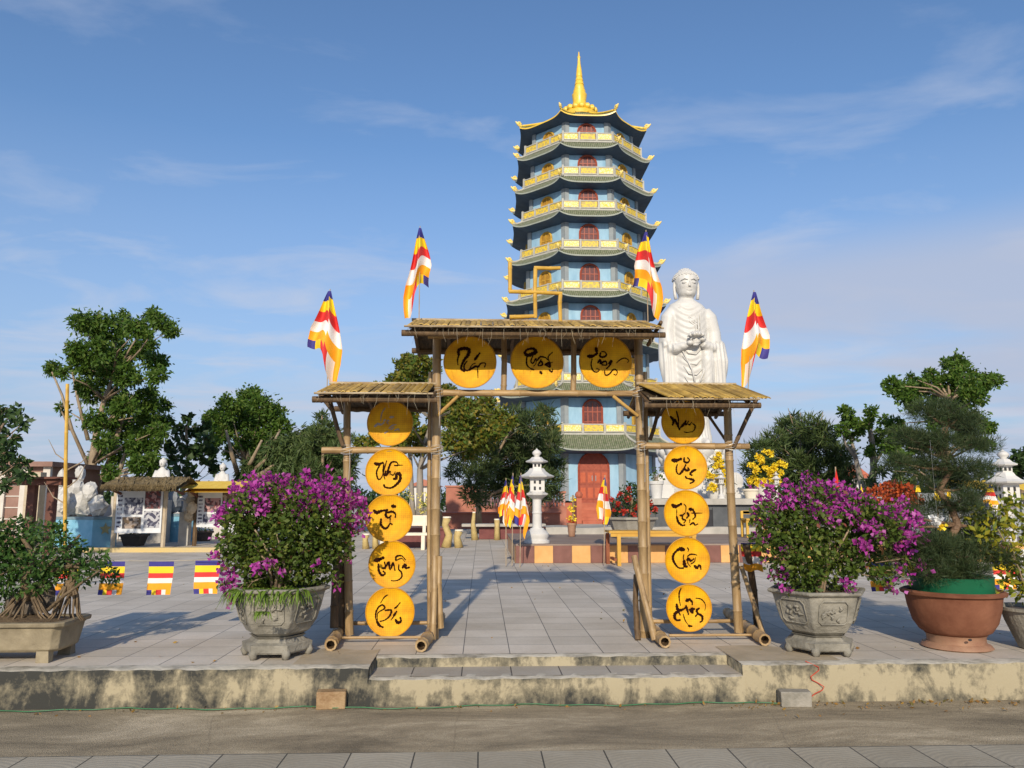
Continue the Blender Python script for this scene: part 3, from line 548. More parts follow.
# ------------------------------------------------ hanging striped flags
FM = [mat('flag_blue',(.035,.03,.20),c2=(.05,.045,.26)), mat('flag_yellow',(.85,.58,.015),c2=(.9,.66,.03)), mat('flag_red',(.62,.03,.03),c2=(.7,.045,.04)), mat('flag_white',(.78,.74,.7),c2=(.82,.78,.75)), mat('flag_orange',(.85,.33,.01),c2=(.9,.42,.02))]
M_stick = mat('flag_stick', (.30,.22,.13), c2=(.45,.36,.25)); 
def stripes(u, v):
    if u < .83: return min(4, int(u/.166))
    return [0,1,2,3,4][min(4,int(v*5))]
def flag(px0, py0, px1, py1, wpx, Y, label, group, lean=0, flip=1, seed=0, foot=None, cat='flag'):
    """from the tip pixel down to the hem pixel"""
    random.seed(seed); a = at(px0,py0,Y); b_ = at(px1,py1,Y); H = a.z-b_.z; W = wpx/F*Y
    base = foot if foot is not None else at(px0+lean,py1+8,Y)
    t = thing('hanging_flag', label, cat, base, group)
    MB().tube([base, a+Vector((0,0,.02))], .005 if Y < 9 else .009, 6).build('stick', M_stick, t)
    k = random.uniform(0,6); nf = random.choice((1.5,2,2.3))
    def fn(u, v):
        if Y < 9: return fn2(u, v)
        spread = min(1, .12+u*1.25)*(1-.35*max(0,u-.7)/.3)
        x = (v-.42)*W*spread*flip + (b_.x-a.x)*u + W*.10*math.sin(u*5+k)*u
        z = -u*H*.74 - H*.13*(abs(v-.45)*1.5)**1.3*(.3+.7*u) - H*.15*(v if flip > 0 else 1-v)*(.35+.65*u) - .05*H*math.sin(v*8+k)*u
        y = -.03*W/.2*math.sin(v*nf*math.pi*2+k+u*1.4)*min(1,u*3+.15)-.012
        return (a.x+x+.35*W*math.sin(v*nf*6.28+k)*.25*u, a.y+y, a.z+z)
    ks = random.uniform(.56,.7); sh = random.uniform(.05,.12)
    def fn2(u, v):
        q = 1/(1+math.exp(-(v-.5)*16)); Ln = ks+(1-ks)*q; op = min(1,.10+u*1.5)
        xl = -.62+.62*(v/.5) if v < .5 else (-.02+.50*((v-.5)/.5))
        x = xl*W*op*(1-.25*max(0,u-.75)/.25*(v > .5))+.10*W*math.sin(u*6+k)*u
        z = -u*H*Ln-.10*H*abs(xl)*op-.03*H*math.sin(v*9+k)*u
        y = -.06*math.cos((v-.5)*9)*min(1,u*3)-.03*math.sin(u*7+v*5+k)*u
        return (a.x+x*flip+(b_.x-a.x)*u, a.y+y-.01, a.z+z)
    b = MB(); b.grid(fn, 36, 30, mi=(lambda u,v: stripes(min(.999,u+(sh if v > .5 else 0)),v))); b.build('cloth', FM, t, smooth=True)
    return t
gfl = 'striped flags on top of the bamboo gate'
flag(330,291,327,382,30,YG-.07,'striped cloth flag drooping on a stick at the left end of the left side roof',gfl,lean=-3,seed=2)
flag(420,228,415,317,24,YG-.17,'striped cloth flag drooping on a stick at the left end of the middle roof',gfl,lean=-1,seed=9,flip=-1)
flag(646,232,650,316,26,YG-.17,'striped cloth flag drooping on a stick at the right end of the middle roof',gfl,lean=2,seed=5)
flag(754,292,752,382,28,YG-.07,'striped cloth flag drooping on a stick at the right end of the right side roof',gfl,lean=-6,seed=14,flip=-1)
# string of small flags across the plaza
YB_ = 8.0
def flaglet(p, w_, h, label, group, seed, low=False, crumple=0):
    random.seed(seed)
    def fn(u, v): return (p.x+(v-.5)*w_+.012*math.sin(u*3+seed)*u+(v-.5)*-.08*w_*u, p.y+.012*math.sin(v*5+seed+u*2)*u+crumple*.03*math.sin(v*16+u*7), p.z-u*h-crumple*.04*math.sin(v*9+seed)*u)
    def mi(u, v):
        u = u*.68+.15 if low else u
        if u < .17: return 0
        if u < .34: return 1
        if u < .50: return 2
        if u < .66: return 3
        if u < .83: return 4
        return [0,1,2,3,4][min(4,int(v*5))]
    b = MB(); b.grid(fn, 20, 18, mi); loc = Vector((p.x, p.y, p.z-h)); b.v = [(q[0]-loc.x, q[1]-loc.y, q[2]-loc.z) for q in b.v]
    o = b.build('small_flag', FM, None, True, True); o.location = loc
    return tag(o, label, 'flag', group)
random.seed(8)
bg_ = 'small square striped flags hanging on the string'
for i, (x, y, d) in enumerate(((68,562,'leftmost on the string, seen through the bonsai'),(112.5,561.5,'on the string at the tip of the bonsai branch'),(161.5,561.5,'on the string halfway between bonsai and left bougainvillea'),(208,560.5,'on the string beside the left bougainvillea'))):
    flaglet(at(x,y,YB_), .245, .32, 'small square striped flag '+d, bg_, i)
flaglet(at(751,543,7.75), .205, .27, 'crumpled striped flag hanging beside the right outer gate post', bg_, 5, True, .25)
for i, (x, y, d) in enumerate(((880,562,'seen between the right bougainvillea and the pine pot'),(918,560,'hanging behind the rim of the terracotta pot'),(1003,560,'at the far right behind the grey pot'))):
    flaglet(at(x,y,YB_+.2), .25, .30, 'small striped flag '+d, bg_, 10+i)
pts = [at(-40,556,YB_), at(20,560,YB_), at(161,561,YB_), at(290,558,YB_-.2), at(347,553,7.65)]
solo(MB().tube(pts,.0025,4), 'flag_string', M_straw, 'thin string carrying small flags from the bonsai to the left gate post', 'string', pts[0])
pts = [at(735,540,7.65), at(751,542.5,7.75), at(830,556,8.1), at(918,559.5,8.3), at(1060,558,8.2)]
solo(MB().tube(pts,.0025,4), 'flag_string', M_straw, 'thin string carrying small flags from the right gate post to the right edge', 'string', pts[0])
# ------------------------------------------------ the pagoda
M_blue = mat('blue_wall', (.22,.39,.53), sc=2.2, c2=(.33,.52,.66), stretch=(1,1,.35), lo=.3, hi=.62, rough=.8)
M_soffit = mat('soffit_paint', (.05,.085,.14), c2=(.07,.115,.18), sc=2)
M_grey = mat('pilaster_grey', (.22,.25,.27), c2=(.27,.30,.31), sc=3)
M_rail = mat('rail_stone', (.38,.37,.32), c2=(.48,.46,.40), sc=4)
M_fascia2 = mat('fascia_grey', (.27,.30,.25), c2=(.36,.38,.32))
M_gold = mat('gold_paint', (.80,.48,.03), c2=(.86,.60,.08), rough=.35, spec=.6, sc=5)
M_gold2 = mat('gold_crest', (.85,.60,.12), c2=(.90,.72,.28), sc=4, rough=.5)
M_door = mat('red_door', (.27,.05,.025), c2=(.35,.075,.035), rough=.5); M_doord = mat('dark_glass', (.10,.03,.025), c2=(.16,.05,.04), rough=.2)
M_door2 = mat('gold_door', (.30,.15,.015), c2=(.46,.25,.03), rough=.5); M_door3 = mat('gold_frame', (.40,.22,.02), c2=(.6,.36,.05))
M_redstep = mat('red_step', (.38,.10,.055), c2=(.46,.14,.08), sc=2)
def lattice(name, ca, cb, sc=5.5):
    m, t, b, N, L = nmat(name); tc = N('ShaderNodeTexCoord'); v = N('ShaderNodeTexVoronoi'); v.feature = 'DISTANCE_TO_EDGE'; v.inputs['Scale'].default_value = sc
    L(tc.outputs['Object'], v.inputs['Vector']); r = N('ShaderNodeValToRGB'); r.color_ramp.elements[0].position = .06; r.color_ramp.elements[1].position = .12
    r.color_ramp.elements[0].color = rgba(ca); r.color_ramp.elements[1].color = rgba(cb); L(v.outputs[0], r.inputs[0]); L(r.outputs[0], b.inputs['Base Color']); b.inputs['Roughness'].default_value = .6; return m
M_pan1 = lattice('pale_panel', (.78,.54,.06), (.74,.68,.36), 6.5); M_pan2 = lattice('gold_panel', (.80,.55,.03), (.50,.38,.10), 5)
def rooftile():
    m, t, b, N, L = nmat('glazed_tiles'); uv = N('ShaderNodeTexCoord'); wv = N('ShaderNodeTexWave'); wv.bands_direction = 'X'; wv.inputs['Scale'].default_value = 1.25; wv.inputs['Distortion'].default_value = .15
    L(uv.outputs['UV'], wv.inputs[0]); wy = N('ShaderNodeTexWave'); wy.bands_direction = 'Y'; wy.wave_profile = 'SAW'; wy.inputs['Scale'].default_value = .9; L(uv.outputs['UV'], wy.inputs[0])
    n = N('ShaderNodeTexNoise'); n.inputs['Scale'].default_value = 2.2; n.inputs['Detail'].default_value = 8; L(uv.outputs['UV'], n.inputs[0])
    r = N('ShaderNodeValToRGB'); r.color_ramp.elements[0].position = .35; r.color_ramp.elements[1].position = .65; r.color_ramp.elements[0].color = (.17,.21,.10,1); r.color_ramp.elements[1].color = (.33,.33,.22,1); L(n.outputs[0], r.inputs[0])
    dk = N('ShaderNodeMix'); dk.data_type = 'RGBA'; dk.blend_type = 'MULTIPLY'; dk.inputs[0].default_value = .5; L(r.outputs[0], dk.inputs[6]); L(wv.outputs[0], dk.inputs[7]); L(dk.outputs[2], b.inputs['Base Color'])
    ad = N('ShaderNodeMath'); ad.operation = 'ADD'; L(wv.outputs[1], ad.inputs[0]); L(wy.outputs[1], ad.inputs[1])
    bp = N('ShaderNodeBump'); bp.inputs['Strength'].default_value = .8; bp.inputs['Distance'].default_value = .06; L(ad.outputs[0], bp.inputs['Height']); L(bp.outputs[0], b.inputs['Normal'])
    b.inputs['Roughness'].default_value = .45; return m
M_rtile = rooftile()
YP = 47.5; PX = 4.40+.1; PX = at(579.5,104,YP).x
pag = thing('pagoda', 'nine storey blue octagonal pagoda with green tiled skirts and a golden spire', 'pagoda', (PX, YP, PZ))
T8 = math.tan(math.pi/8)
def octdir(k):   # k=0 is the face towards the road; counter clockwise
    a = -math.pi/2+k*math.pi/4; return Vector((math.cos(a), math.sin(a), 0)), Vector((-math.sin(a), math.cos(a), 0))
PC = Vector((PX, YP, 0))
def prism8(b, ap, z0, z1, mi=0, ap1=None):
    ap1 = ap1 or ap; q = 1/math.cos(math.pi/8)
    b.lathe([(ap*q, z0), (ap1*q, z1)], 8, PC, None, mi, a0=-math.pi/2-math.pi/8)
def uvgrid(b, fn, nu, nv, uvf):
    s = b.n; b.grid(fn, nu, nv); b.uv = getattr(b, 'uv', {})
    for j in range(nv+1):
        for i in range(nu+1): b.uv[s+j*(nu+1)+i] = uvf(i/nu, j/nv)
def set_uv(o, b):
    l = o.data.uv_layers.new(name='UVMap')
    for i, lp in enumerate(o.data.loops): l.data[i].uv = b.uv.get(lp.vertex_index, (0,0))
def eave(name, ap_in, ap_out, z_in, z_out, up, gold=False, parent=pag, wall_ap=3.4):
    b = MB(); s = MB(); tr = MB()
    for k in range(8):
        d, s_ = octdir(k)
        def top(u, v, dz=0):
            U = u*2-1; ap = ap_in+(ap_out-ap_in)*v; ext = .16*abs(U)**4*v
            ap += ext*.7; hw = ap*T8; z = z_in-(z_in-z_out)*(v**.78)+up*abs(U)**4.5*v**1.6+dz
            return PC+d*ap+s_*(U*hw)+Vector((0,0,z))
        uvgrid(b, top, 16, 6, lambda u,v: ((u-.5)*(ap_in+(ap_out-ap_in)*v)*T8*2*2.2, v*3))
        # soffit below, from the eave edge back to the wall
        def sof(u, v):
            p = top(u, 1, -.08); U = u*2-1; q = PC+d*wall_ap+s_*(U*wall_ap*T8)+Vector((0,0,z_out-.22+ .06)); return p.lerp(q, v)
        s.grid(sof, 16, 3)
        tr.grid(lambda u,v: top(u,1,-.08*v), 16, 1)
    rt = b.build('roof', M_rtile, parent, smooth='auto'); set_uv(rt, b)
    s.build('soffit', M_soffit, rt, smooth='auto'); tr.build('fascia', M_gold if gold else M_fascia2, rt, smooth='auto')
    h = MB()
    for k in range(8):
        d, s_ = octdir(k); pts = []
        for j in range(8):
            v = j/7; ap = ap_in+(ap_out-ap_in)*v+.16*v*.7; pts.append(PC+d*ap+s_*(ap*T8)+Vector((0,0,z_in-(z_in-z_out)*(v**.78)+up*v**1.6+.05)))
        h.tube(pts, .075, 6)
    h.build('hip_ridge', M_gold if gold else M_rail, rt, smooth=True)
    for k in range(8):
        h = MB(); d, s_ = octdir(k); ap = ap_out+.11; p = PC+d*ap+s_*(ap*T8); p.z = z_out+up+.1; o = (p-PC); o.z = 0; o.normalize()
        # scrolled crest: a curl of small lobes at the tip
        for i in range(7):
            a = i*.9; r = .23-.022*i; h.ball(p+o*(.02+.13*math.cos(a)*.8)+Vector((0,0,.08+.12*math.sin(a))), .085-.006*i, 6, 5)
        h.tube([p-o*.2, p+o*.12+Vector((0,0,.06)), p+o*.28+Vector((0,0,.22))], [.08,.08,.035], 6)
        h.build('eave_crest', M_gold2, rt, smooth=True)
    return rt
rails = {2:424,3:373,4:325,5:281,6:240,7:200.7,8:167,9:133}
sb = {k: 3.52-(k-2)*.075 for k in range(2,10)}       # balcony side lengths
def zrail(k): return at(589, rails[k], YP-sb[k]*1.207).z
zf = {k: zrail(k)-.62 for k in rails}; zf[1] = 1.45
zeave_top = at(585,111.5,YP-4.25).z; zf[10] = zeave_top+.35
wl = {k: (3.25-(k-1)*.085)*1.207 for k in range(1,10)}
ap_e = {2:5.4,3:5.15,4:4.93,5:4.72,6:4.5,7:4.33,8:4.18,9:4.03}
def arch(b, c, d, s_, w_, h, depth, mi=0, z0=0, n=10):
    pts = [(-w_/2, z0), (w_/2, z0), (w_/2, h-w_/2)]+[(w_/2*math.cos(a), h-w_/2+w_/2*math.sin(a)) for a in [math.pi*i/n for i in range(1,n)]]+[(-w_/2, h-w_/2)]
    b.prism(pts, c, s_, (0,0,1), -d, -depth, mi)
for k in range(1,10):
    st = MB(); prism8(st, wl[k], zf[k]-.02, zf[k+1]+.02); st.build('wall', M_blue, pag)
    for f in range(8):
        pl = MB(); d0, s0 = octdir(f); d1, s1 = octdir(f+1)
        for d, s_, sg in ((d0,s0,1),(d1,s1,-1)):
            c = PC+d*(wl[k]+.035)+s_*sg*(wl[k]*T8-.10); pl.box(c+Vector((0,0,(zf[k]+zf[k+1])/2-.02)), (.24,.10,zf[k+1]-zf[k]-.05), math.atan2(s_.y,s_.x))
        pl.build('pilaster', M_grey, pag); d, s_ = d0, s0
        if f in (3,4,5): continue
        c = PC+d*(wl[k]+.02); lt_ = MB().box(c+Vector((0,0,zf[k+1]-.28)), (wl[k]*T8*2-.46,.07,.16), math.atan2(s_.y,s_.x)); lt_.build('lintel', M_grey, pag)
    hh = (zf[k+1]-zf[k])*.70
    for f in (0,1,2,6,7):
        d, s_ = octdir(f); c = PC+d*(wl[k]+.0)+Vector((0,0,zf[k]))
        if k == 1:
            if f != 0: continue
            w_ = 1.68; hh = 2.78; c.z = 1.33
        else: w_ = 1.08 if f == 0 else .84
        if f: hh2 = hh*.9
        else: hh2 = hh
        o = MB(); arch(o, c, d, s_, w_, hh2, .05)
        dn = o.build('door' if k == 1 else 'window', M_doord if f == 0 and k > 1 else (M_door if f == 0 else M_door2), pag)
        fr = MB()   # frame, mullions, panels
        n = 12; arc = [(w_/2, 0), (w_/2, hh2-w_/2)]+[(w_/2*math.cos(a), hh2-w_/2+w_/2*math.sin(a)) for a in [math.pi*i/n for i in range(1,n)]]+[(-w_/2, hh2-w_/2), (-w_/2, 0)]
        fr.tube([c+d*.06+s_*x+Vector((0,0,z)) for x, z in arc], .065, 6)
        mull = (-.25,0,.25) if f == 0 else (0,)
        for q in mull: fr.box(c+d*.065+s_*q*w_+Vector((0,0,hh2*.46)), (.05,.035,hh2*.92 if q == 0 else hh2*.84), math.atan2(s_.y,s_.x))
        for z in (.08, .38, .66): fr.box(c+d*.062+Vector((0,0,hh2*z)), (w_*.96,.03,.055), math.atan2(s_.y,s_.x))
        if k > 1 and f == 0:
            for q in (-.37,-.125,.125,.37): fr.box(c+d*.056+s_*q*w_+Vector((0,0,hh2*.22)), (w_*.2,.012,hh2*.25), math.atan2(s_.y,s_.x))
        fr.build('frame', M_door if f == 0 else M_door3, dn)
        if k == 1:
            h_ = MB()
            for q in (-.1,.1): h_.box(c+d*.10+s_*q+Vector((0,0,1.35)), (.04,.05,.3), 0)
            h_.build('handle', M_grey, dn)
            h_ = MB()
            for q in (-.36,-.12,.12,.36):
                for z in (.2,.5): h_.box(c+d*.055+s_*q*w_+Vector((0,0,hh2*z)), (w_*.17,.03,hh2*.2), 0)
            h_.build('door_panel', mat('door_panel',(.42,.085,.04),c2=(.5,.12,.05)), dn)
    if k > 1:
        ap = sb[k]*1.207
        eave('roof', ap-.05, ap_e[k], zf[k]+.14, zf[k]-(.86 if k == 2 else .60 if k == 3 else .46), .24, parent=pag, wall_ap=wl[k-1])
        bl = MB(); prism8(bl, ap+.05, zf[k]+.02, zf[k]+.12)
        rear = MB(); single = []
        for f in range(8):
            d, s_ = octdir(f); rz = math.atan2(s_.y,s_.x); hw = ap*T8; z = zf[k]
            for zz, hgt in ((z+.60,.06),(z+.18,.05)): bl.box(PC+d*ap+Vector((0,0,zz)), (2*hw,.10,hgt), rz)
            for q in (-1,-.35,.35,1)[:4]:
                if q == 1: continue
                bl.box(PC+d*ap+s_*hw*q+Vector((0,0,z+.38)), (.11,.13,.56 if abs(q) < 1 else .68), rz)
            for i, (a0, a1) in enumerate(((-1,-.35),(-.35,.35),(.35,1))):
                q_ = rear if f in (3,4,5) else MB(); single.append((q_, 0 if (i != 1 and f == 0) else 1)) if q_ is not rear else None; q_.box(PC+d*ap+s_*hw*(a0+a1)/2+Vector((0,0,z+.39)), (hw*(a1-a0)-.16,.045,.34), rz)
        bb = bl.build('balcony', M_rail, pag)
        rear.build('rear_panels', M_pan2, bb)
        for q_, i in single: q_.build('gold_panel' if i else 'pale_panel', M_pan2 if i else M_pan1, bb)
# top roof and spire
zt0 = zeave_top
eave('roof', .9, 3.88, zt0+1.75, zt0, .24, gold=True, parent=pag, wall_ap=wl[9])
zs = zt0+1.65; ztip = at(577.5,52,YP).z; hs = ztip-zs
prof = [(1.15,0),(1.2,.05),(1.05,.08),(.95,.12),(.72,.16),(.50,.20),(.45,.26),(.50,.33),(.52,.36),(.44,.37),(.42,.42),(.36,.43),(.37,.445),(.30,.50),(.33,.505),(.26,.56),(.28,.565),(.21,.62),(.23,.625),(.18,.73),(.11,.82),(.09,.9),(.12,.92),(.06,.94),(.03,1.0)]
b = MB(); b.lathe([(r*.95, zs+z*hs) for r, z in prof], 20, PC)
for i in range(16):
    a = i*math.pi/8; b.ball(PC+Vector((1.0*math.cos(a),1.0*math.sin(a),zs+.10*hs)), .22, 6, 5)
b.build('spire', M_gold, pag, smooth='auto')
# plinth, steps
b = MB(); prism8(b, 5.4, PZ-.1, 1.28); prism8(b, 5.25, 1.28, 1.34); b.build('plinth', M_redstep, pag)
b = MB()
for i in range(6): b.box((PX, YP-5.35-.32*(6-i)+.16+.02*i, PZ+(i+1)*.165/2), (2.2,.32+.3,(i+1)*.165))
b.build('steps', M_redstep, pag)
b = MB()
for sg in (-1,1): b.box((PX+sg*1.25, YP-6.3, .95), (.26,2.0,1.3)); b.ball((PX+sg*1.25, YP-7.2, 1.75), .2)
b.build('stair_cheek', M_redstep, pag)
# ------------------------------------------------ courtyard wall and low planters before the pagoda
M_terra = mat('terracotta_paint', (.36,.13,.085), c2=(.44,.17,.11), sc=2); M_pink = mat('baluster_pink', (.55,.30,.25), c2=(.62,.36,.3)); M_brickd = mat('brick_line', (.30,.10,.07), sc=4)
YW = 38.0
w_ = thing('courtyard_wall', 'terracotta red courtyard wall with pink balusters left of the pagoda', 'wall', (at(500,515,YW).x, YW, PZ))
zc, zb = at(460,487,YW).z, at(460,512,YW).z
x0, x1, x2 = at(446,500,YW).x, at(475,500,YW).x, at(566,500,YW).x
MB().box(((x0+x1)/2, YW, (PZ+zc)/2), (x1-x0,.3,zc-PZ)).build('brick_panel', M_terra, w_)
b = MB(); b.box(((x0+x2)/2, YW, (PZ+zb)/2+.1), (x2-x0,.34,zb-PZ+.2)); b.build('low_wall', M_terra, w_)
b = MB(); b.box(((x1+x2)/2, YW, zc-.25), (x2-x1,.2,.1)); b.box(((x1+x0)/2, YW, zc+.03), (x1-x0+.1,.4,.08)); b.box(((x1+x2)/2+.2, YW, zb+.24), (x2-x1,.4,.06))
b.build('handrail', M_terra, w_)
nb = 26
for i in range(nb):
    x = x1+.1+(x2-x1-.2)*i/(nb-1); b = MB(); z0, z1 = zb+.27, zc-.3
    if i % 7 == 0: b.box((x, YW, (z0+z1)/2+.15), (.16,.25,z1-z0+.3)); b.build('pier', M_terra, w_); continue
    h = z1-z0; b.lathe([(.05,z0),(.07,z0+h*.1),(.035,z0+h*.2),(.085,z0+h*.42),(.04,z0+h*.7),(.065,z0+h*.9),(.05,z1)], 8, (x,YW,0)); b.build('baluster', M_pink, w_, smooth=True)
# ------------------------------------------------ raised bed with two-colour tiles
M_tb = mat('brown_tile', (.17,.075,.06), c2=(.22,.10,.08), rough=.35, sc=5); M_to = mat('ochre_tile', (.62,.33,.11), c2=(.70,.40,.15), rough=.35, sc=5); M_bedtop = mat('bed_paving', (.22,.15,.12), c2=(.32,.25,.2), sc=2, stretch=(.5,3,1))
M_grout = mat('grout', (.12,.09,.07)); M_cement = mat('cement', (.34,.32,.28), c2=(.46,.43,.38), sc=2.5, bump=.3)
YB0 = 16.15; zb = PZ+.36; xb0 = at(515.5,563,YB0).x; xb1 = 13.0
bed = thing('raised_bed', 'low raised bed edged with alternating dark brown and ochre tiles', 'raised bed', ((xb0+xb1)/2, YB0, PZ))
MB().box(((xb0+xb1)/2, YB0+2.42, (PZ+zb)/2), (xb1-xb0-.02, 4.8, zb-PZ-.004)).build('bed_core', M_grout, bed)
MB().box(((xb0+xb1)/2, YB0+2.42, zb+.004), (xb1-xb0+.03, 4.86, .03)).build('paving', M_bedtop, bed)
i = 0; x = xb0
while x < xb1:
    wd = .383; MB().box((x+wd/2, YB0+.012, (PZ+zb)/2-.004), (wd-.006,.03,zb-PZ-.016)).build(('brown_tile','ochre_tile')[i % 2], (M_tb,M_to)[i % 2], bed); x += wd; i += 1
for j in range(12): MB().box((xb0+.006, YB0+.03+.383*(j+.5), (PZ+zb)/2-.004), (.03,.377,zb-PZ-.016)).build(('ochre_tile','brown_tile')[j % 2], (M_to,M_tb)[j % 2], bed)
# upper cement tier
ter = thing('cement_terrace', 'rough cement terrace between the raised bed and the pagoda', 'terrace', (at(580,528,20.6).x, 20.6, PZ))
xa = at(546,525,20.6).x
MB().grid(lambda u,v: (xa+9*u+.04*math.sin(v*20), 20.45+.4*min(v*2,1)*0+(.0 if v < .5 else (v-.5)*3), PZ+(.55*min(1,v*2))+.015*math.sin(u*40)), 40, 6).build('tier', M_cement, ter)
# ------------------------------------------------ stone stage under the statue
M_stage = mat('grey_granite', (.07,.075,.08), c2=(.11,.115,.12), rough=.4, sc=3); M_marble = mat('white_marble', (.56,.54,.50), c2=(.62,.60,.56), rough=.45, sc=2, bump=.08, bsc=20)
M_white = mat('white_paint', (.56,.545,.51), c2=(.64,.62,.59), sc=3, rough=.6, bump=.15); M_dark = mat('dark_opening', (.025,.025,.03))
YS0 = 20.9; zs_ = at(700,503.5,YS0).z; sx0, sx1 = at(648,500,YS0).x, at(905,500,YS0).x
stg = thing('statue_stage', 'dark grey granite stage with a pale cornice carrying the white statue', 'stage', ((sx0+sx1)/2, YS0, PZ))
MB().box(((sx0+sx1)/2, YS0+4, (PZ+zs_)/2), (sx1-sx0, 8, zs_-PZ)).build('wall', M_stage, stg)
MB().box(((sx0+sx1)/2, YS0+3.97, zs_+.05), (sx1-sx0+.25, 8.2, .16)).build('cornice', M_cement, stg)
b = MB()
for px in (665,722,760,800): b.box((at(px,515,YS0-.02).x, YS0-.02, PZ+.55), (.5,.06,1.0))
b.build('pilaster', M_stage, stg)
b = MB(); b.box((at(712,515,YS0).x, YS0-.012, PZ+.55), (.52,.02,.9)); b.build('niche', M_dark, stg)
# ------------------------------------------------ the statue
YT = 24.0; sxc = at(692,440,YT).x; H0 = at(692,446,YT).z; Htop = at(687,265,YT).z; HB = Htop-H0
def remesh(mb, name, vox, m, parent, disp=None, smooth_it=2):
    o = mb.build(name, m, None, True, True)
    md = o.modifiers.new('r', 'REMESH'); md.mode = 'VOXEL'; md.voxel_size = vox
    ms = o.modifiers.new('s', 'SMOOTH'); ms.factor = .6; ms.iterations = smooth_it
    dg = bpy.context.evaluated_depsgraph_get(); me = bpy.data.meshes.new_from_object(o.evaluated_get(dg)); bpy.data.objects.remove(o)
    n = len(me.vertices); co = np.empty(n*3); me.vertices.foreach_get('co', co); co = co.reshape(-1,3)
    if disp is not None:
        no = np.empty(n*3); me.vertices.foreach_get('normal', no); co = disp(co, no.reshape(-1,3))
    r = parent
    while r.parent is not None: r = r.parent
    co = co-np.array(r.location); me.vertices.foreach_set('co', co.ravel())
    me.materials.clear(); me.materials.append(m); me.polygons.foreach_set('use_smooth', [True]*len(me.polygons)); me.update()
    o = bpy.data.objects.new(name, me); COL.objects.link(o); o.parent = parent; return o
stat = thing('standing_statue', 'tall white marble standing robed figure holding a lotus with both hands on a lotus pedestal', 'statue', (sxc, YT, zs_+.13))
k = HB/5.75
def SP(x, y, z): return Vector((sxc+((x*.86+.03) if z < 4.3 else x-.03)*k, YT+y*k, H0+z*k))    # x right, y back, z up from the feet
def ell(b, c, e, n=16, m=12): b.ball(SP(*c), 1, n, m, e=(e[0]*k,e[1]*k,e[2]*k))
b = MB()
# body: stacked elliptical sections (half width, half depth, centre x, z)
sec = [(.62,.42,.0,0),(.66,.46,.0,.15),(.60,.42,.0,.6),(.62,.42,.02,1.4),(.68,.44,.02,2.2),(.70,.45,.0,2.9),(.68,.44,-.02,3.5),(.70,.42,-.03,3.95),(.76,.38,-.04,4.22),(.52,.34,-.03,4.44),(.24,.24,-.02,4.6),(.22,.22,-.01,4.85)]
vs = []; n = 28
for (a_, d_, cx, z) in sec:
    for q in range(n): t = 2*math.pi*q/n; vs.append(SP(cx+a_*math.cos(t), d_*math.sin(t), z))
fs = [(i*n+q, i*n+(q+1)%n, (i+1)*n+(q+1)%n, (i+1)*n+q) for i in range(len(sec)-1) for q in range(n)]+[tuple(range(n-1,-1,-1)), tuple((len(sec)-1)*n+q for q in range(n))]
b.add(vs, fs)
b.tube([SP(-.56,0,4.22), SP(-.74,-.02,4.0), SP(-.84,-.03,3.5), SP(-.80,-.1,3.05)], [.22*k,.27*k,.25*k,.24*k], 14)      # his right upper arm
b.tube([SP(.54,0,4.22), SP(.70,-.02,4.0), SP(.84,-.03,3.5), SP(.84,-.1,3.15)], [.22*k,.27*k,.25*k,.25*k], 14)
b.tube([SP(-.80,-.06,3.0), SP(-.58,-.36,2.98), SP(-.24,-.58,3.08)], [.22*k,.15*k,.10*k], 12)    # forearms to the middle
b.tube([SP(.84,-.06,3.04), SP(.62,-.36,3.0), SP(.26,-.58,3.08)], [.25*k,.16*k,.10*k], 12)
# hanging sleeves
b.tube([SP(-.82,0,3.4), SP(-.80,-.06,2.6), SP(-.70,-.08,1.7), SP(-.60,-.05,.9)], [.2*k,.22*k,.2*k,.1*k], 12, el=1.4)
b.tube([SP(.86,-.04,3.2), SP(.92,-.12,2.6), SP(.86,-.16,1.9), SP(.74,-.1,1.2)], [.26*k,.27*k,.24*k,.08*k], 12, el=1.3)
b.tube([SP(.45,-.32,3.2), SP(.5,-.42,2.6), SP(.48,-.4,1.9), SP(.45,-.34,1.2)], [.12*k,.17*k,.14*k,.06*k], 10, el=1.2)
b.tube([SP(-.3,-.2,.15), SP(-.3,-.5,.07), SP(-.3,-.72,.05)], [.14*k,.13*k,.09*k], 10); b.tube([SP(.3,-.2,.15), SP(.3,-.5,.07), SP(.3,-.72,.05)], [.14*k,.13*k,.09*k], 10)
# head
ell(b, (0,-.04,5.05), (.345,.40,.42)); ell(b, (0,-.08,4.86), (.30,.32,.28)); ell(b, (0,.02,5.22), (.40,.43,.36)); ell(b, (0,.06,5.50), (.22,.22,.15))
ell(b, (0,-.30,4.76), (.14,.1,.1))
def robe(co, no):
    z = (co[:,2]-H0)/k; x = (co[:,0]-sxc)/k; y = (co[:,1]-YT)/k
    front = np.clip(-no[:,1],0,1)
    body = (z < 4.35)
    # U-shaped folds hanging over the chest and legs, vertical pleats on sleeves and hem
    arc = z+1.1*np.abs(x+.05)**1.7*-1
    u = np.sin(arc*2*math.pi/.20)*np.clip(1-np.abs(x+.05)/.62,0,1)*front*(z>.6)
    pl = np.sin(np.arctan2(y,x)*26+np.sin(z*3)*.6)*np.clip((1.0-z)/.5,0,1)
    sl = np.sin(x*2*math.pi/.13+z*1.4)*(np.abs(x)>.56)*(z<3.2)
    bo = np.sin(x*9+z*1.5)*.4
    d = (u*.018+pl*.018+sl*.018+bo*.008)*body
    return co+no*(d*k)[:,None]
M_st = M_marble
body = remesh(b, 'body', .032, M_st, stat, robe)
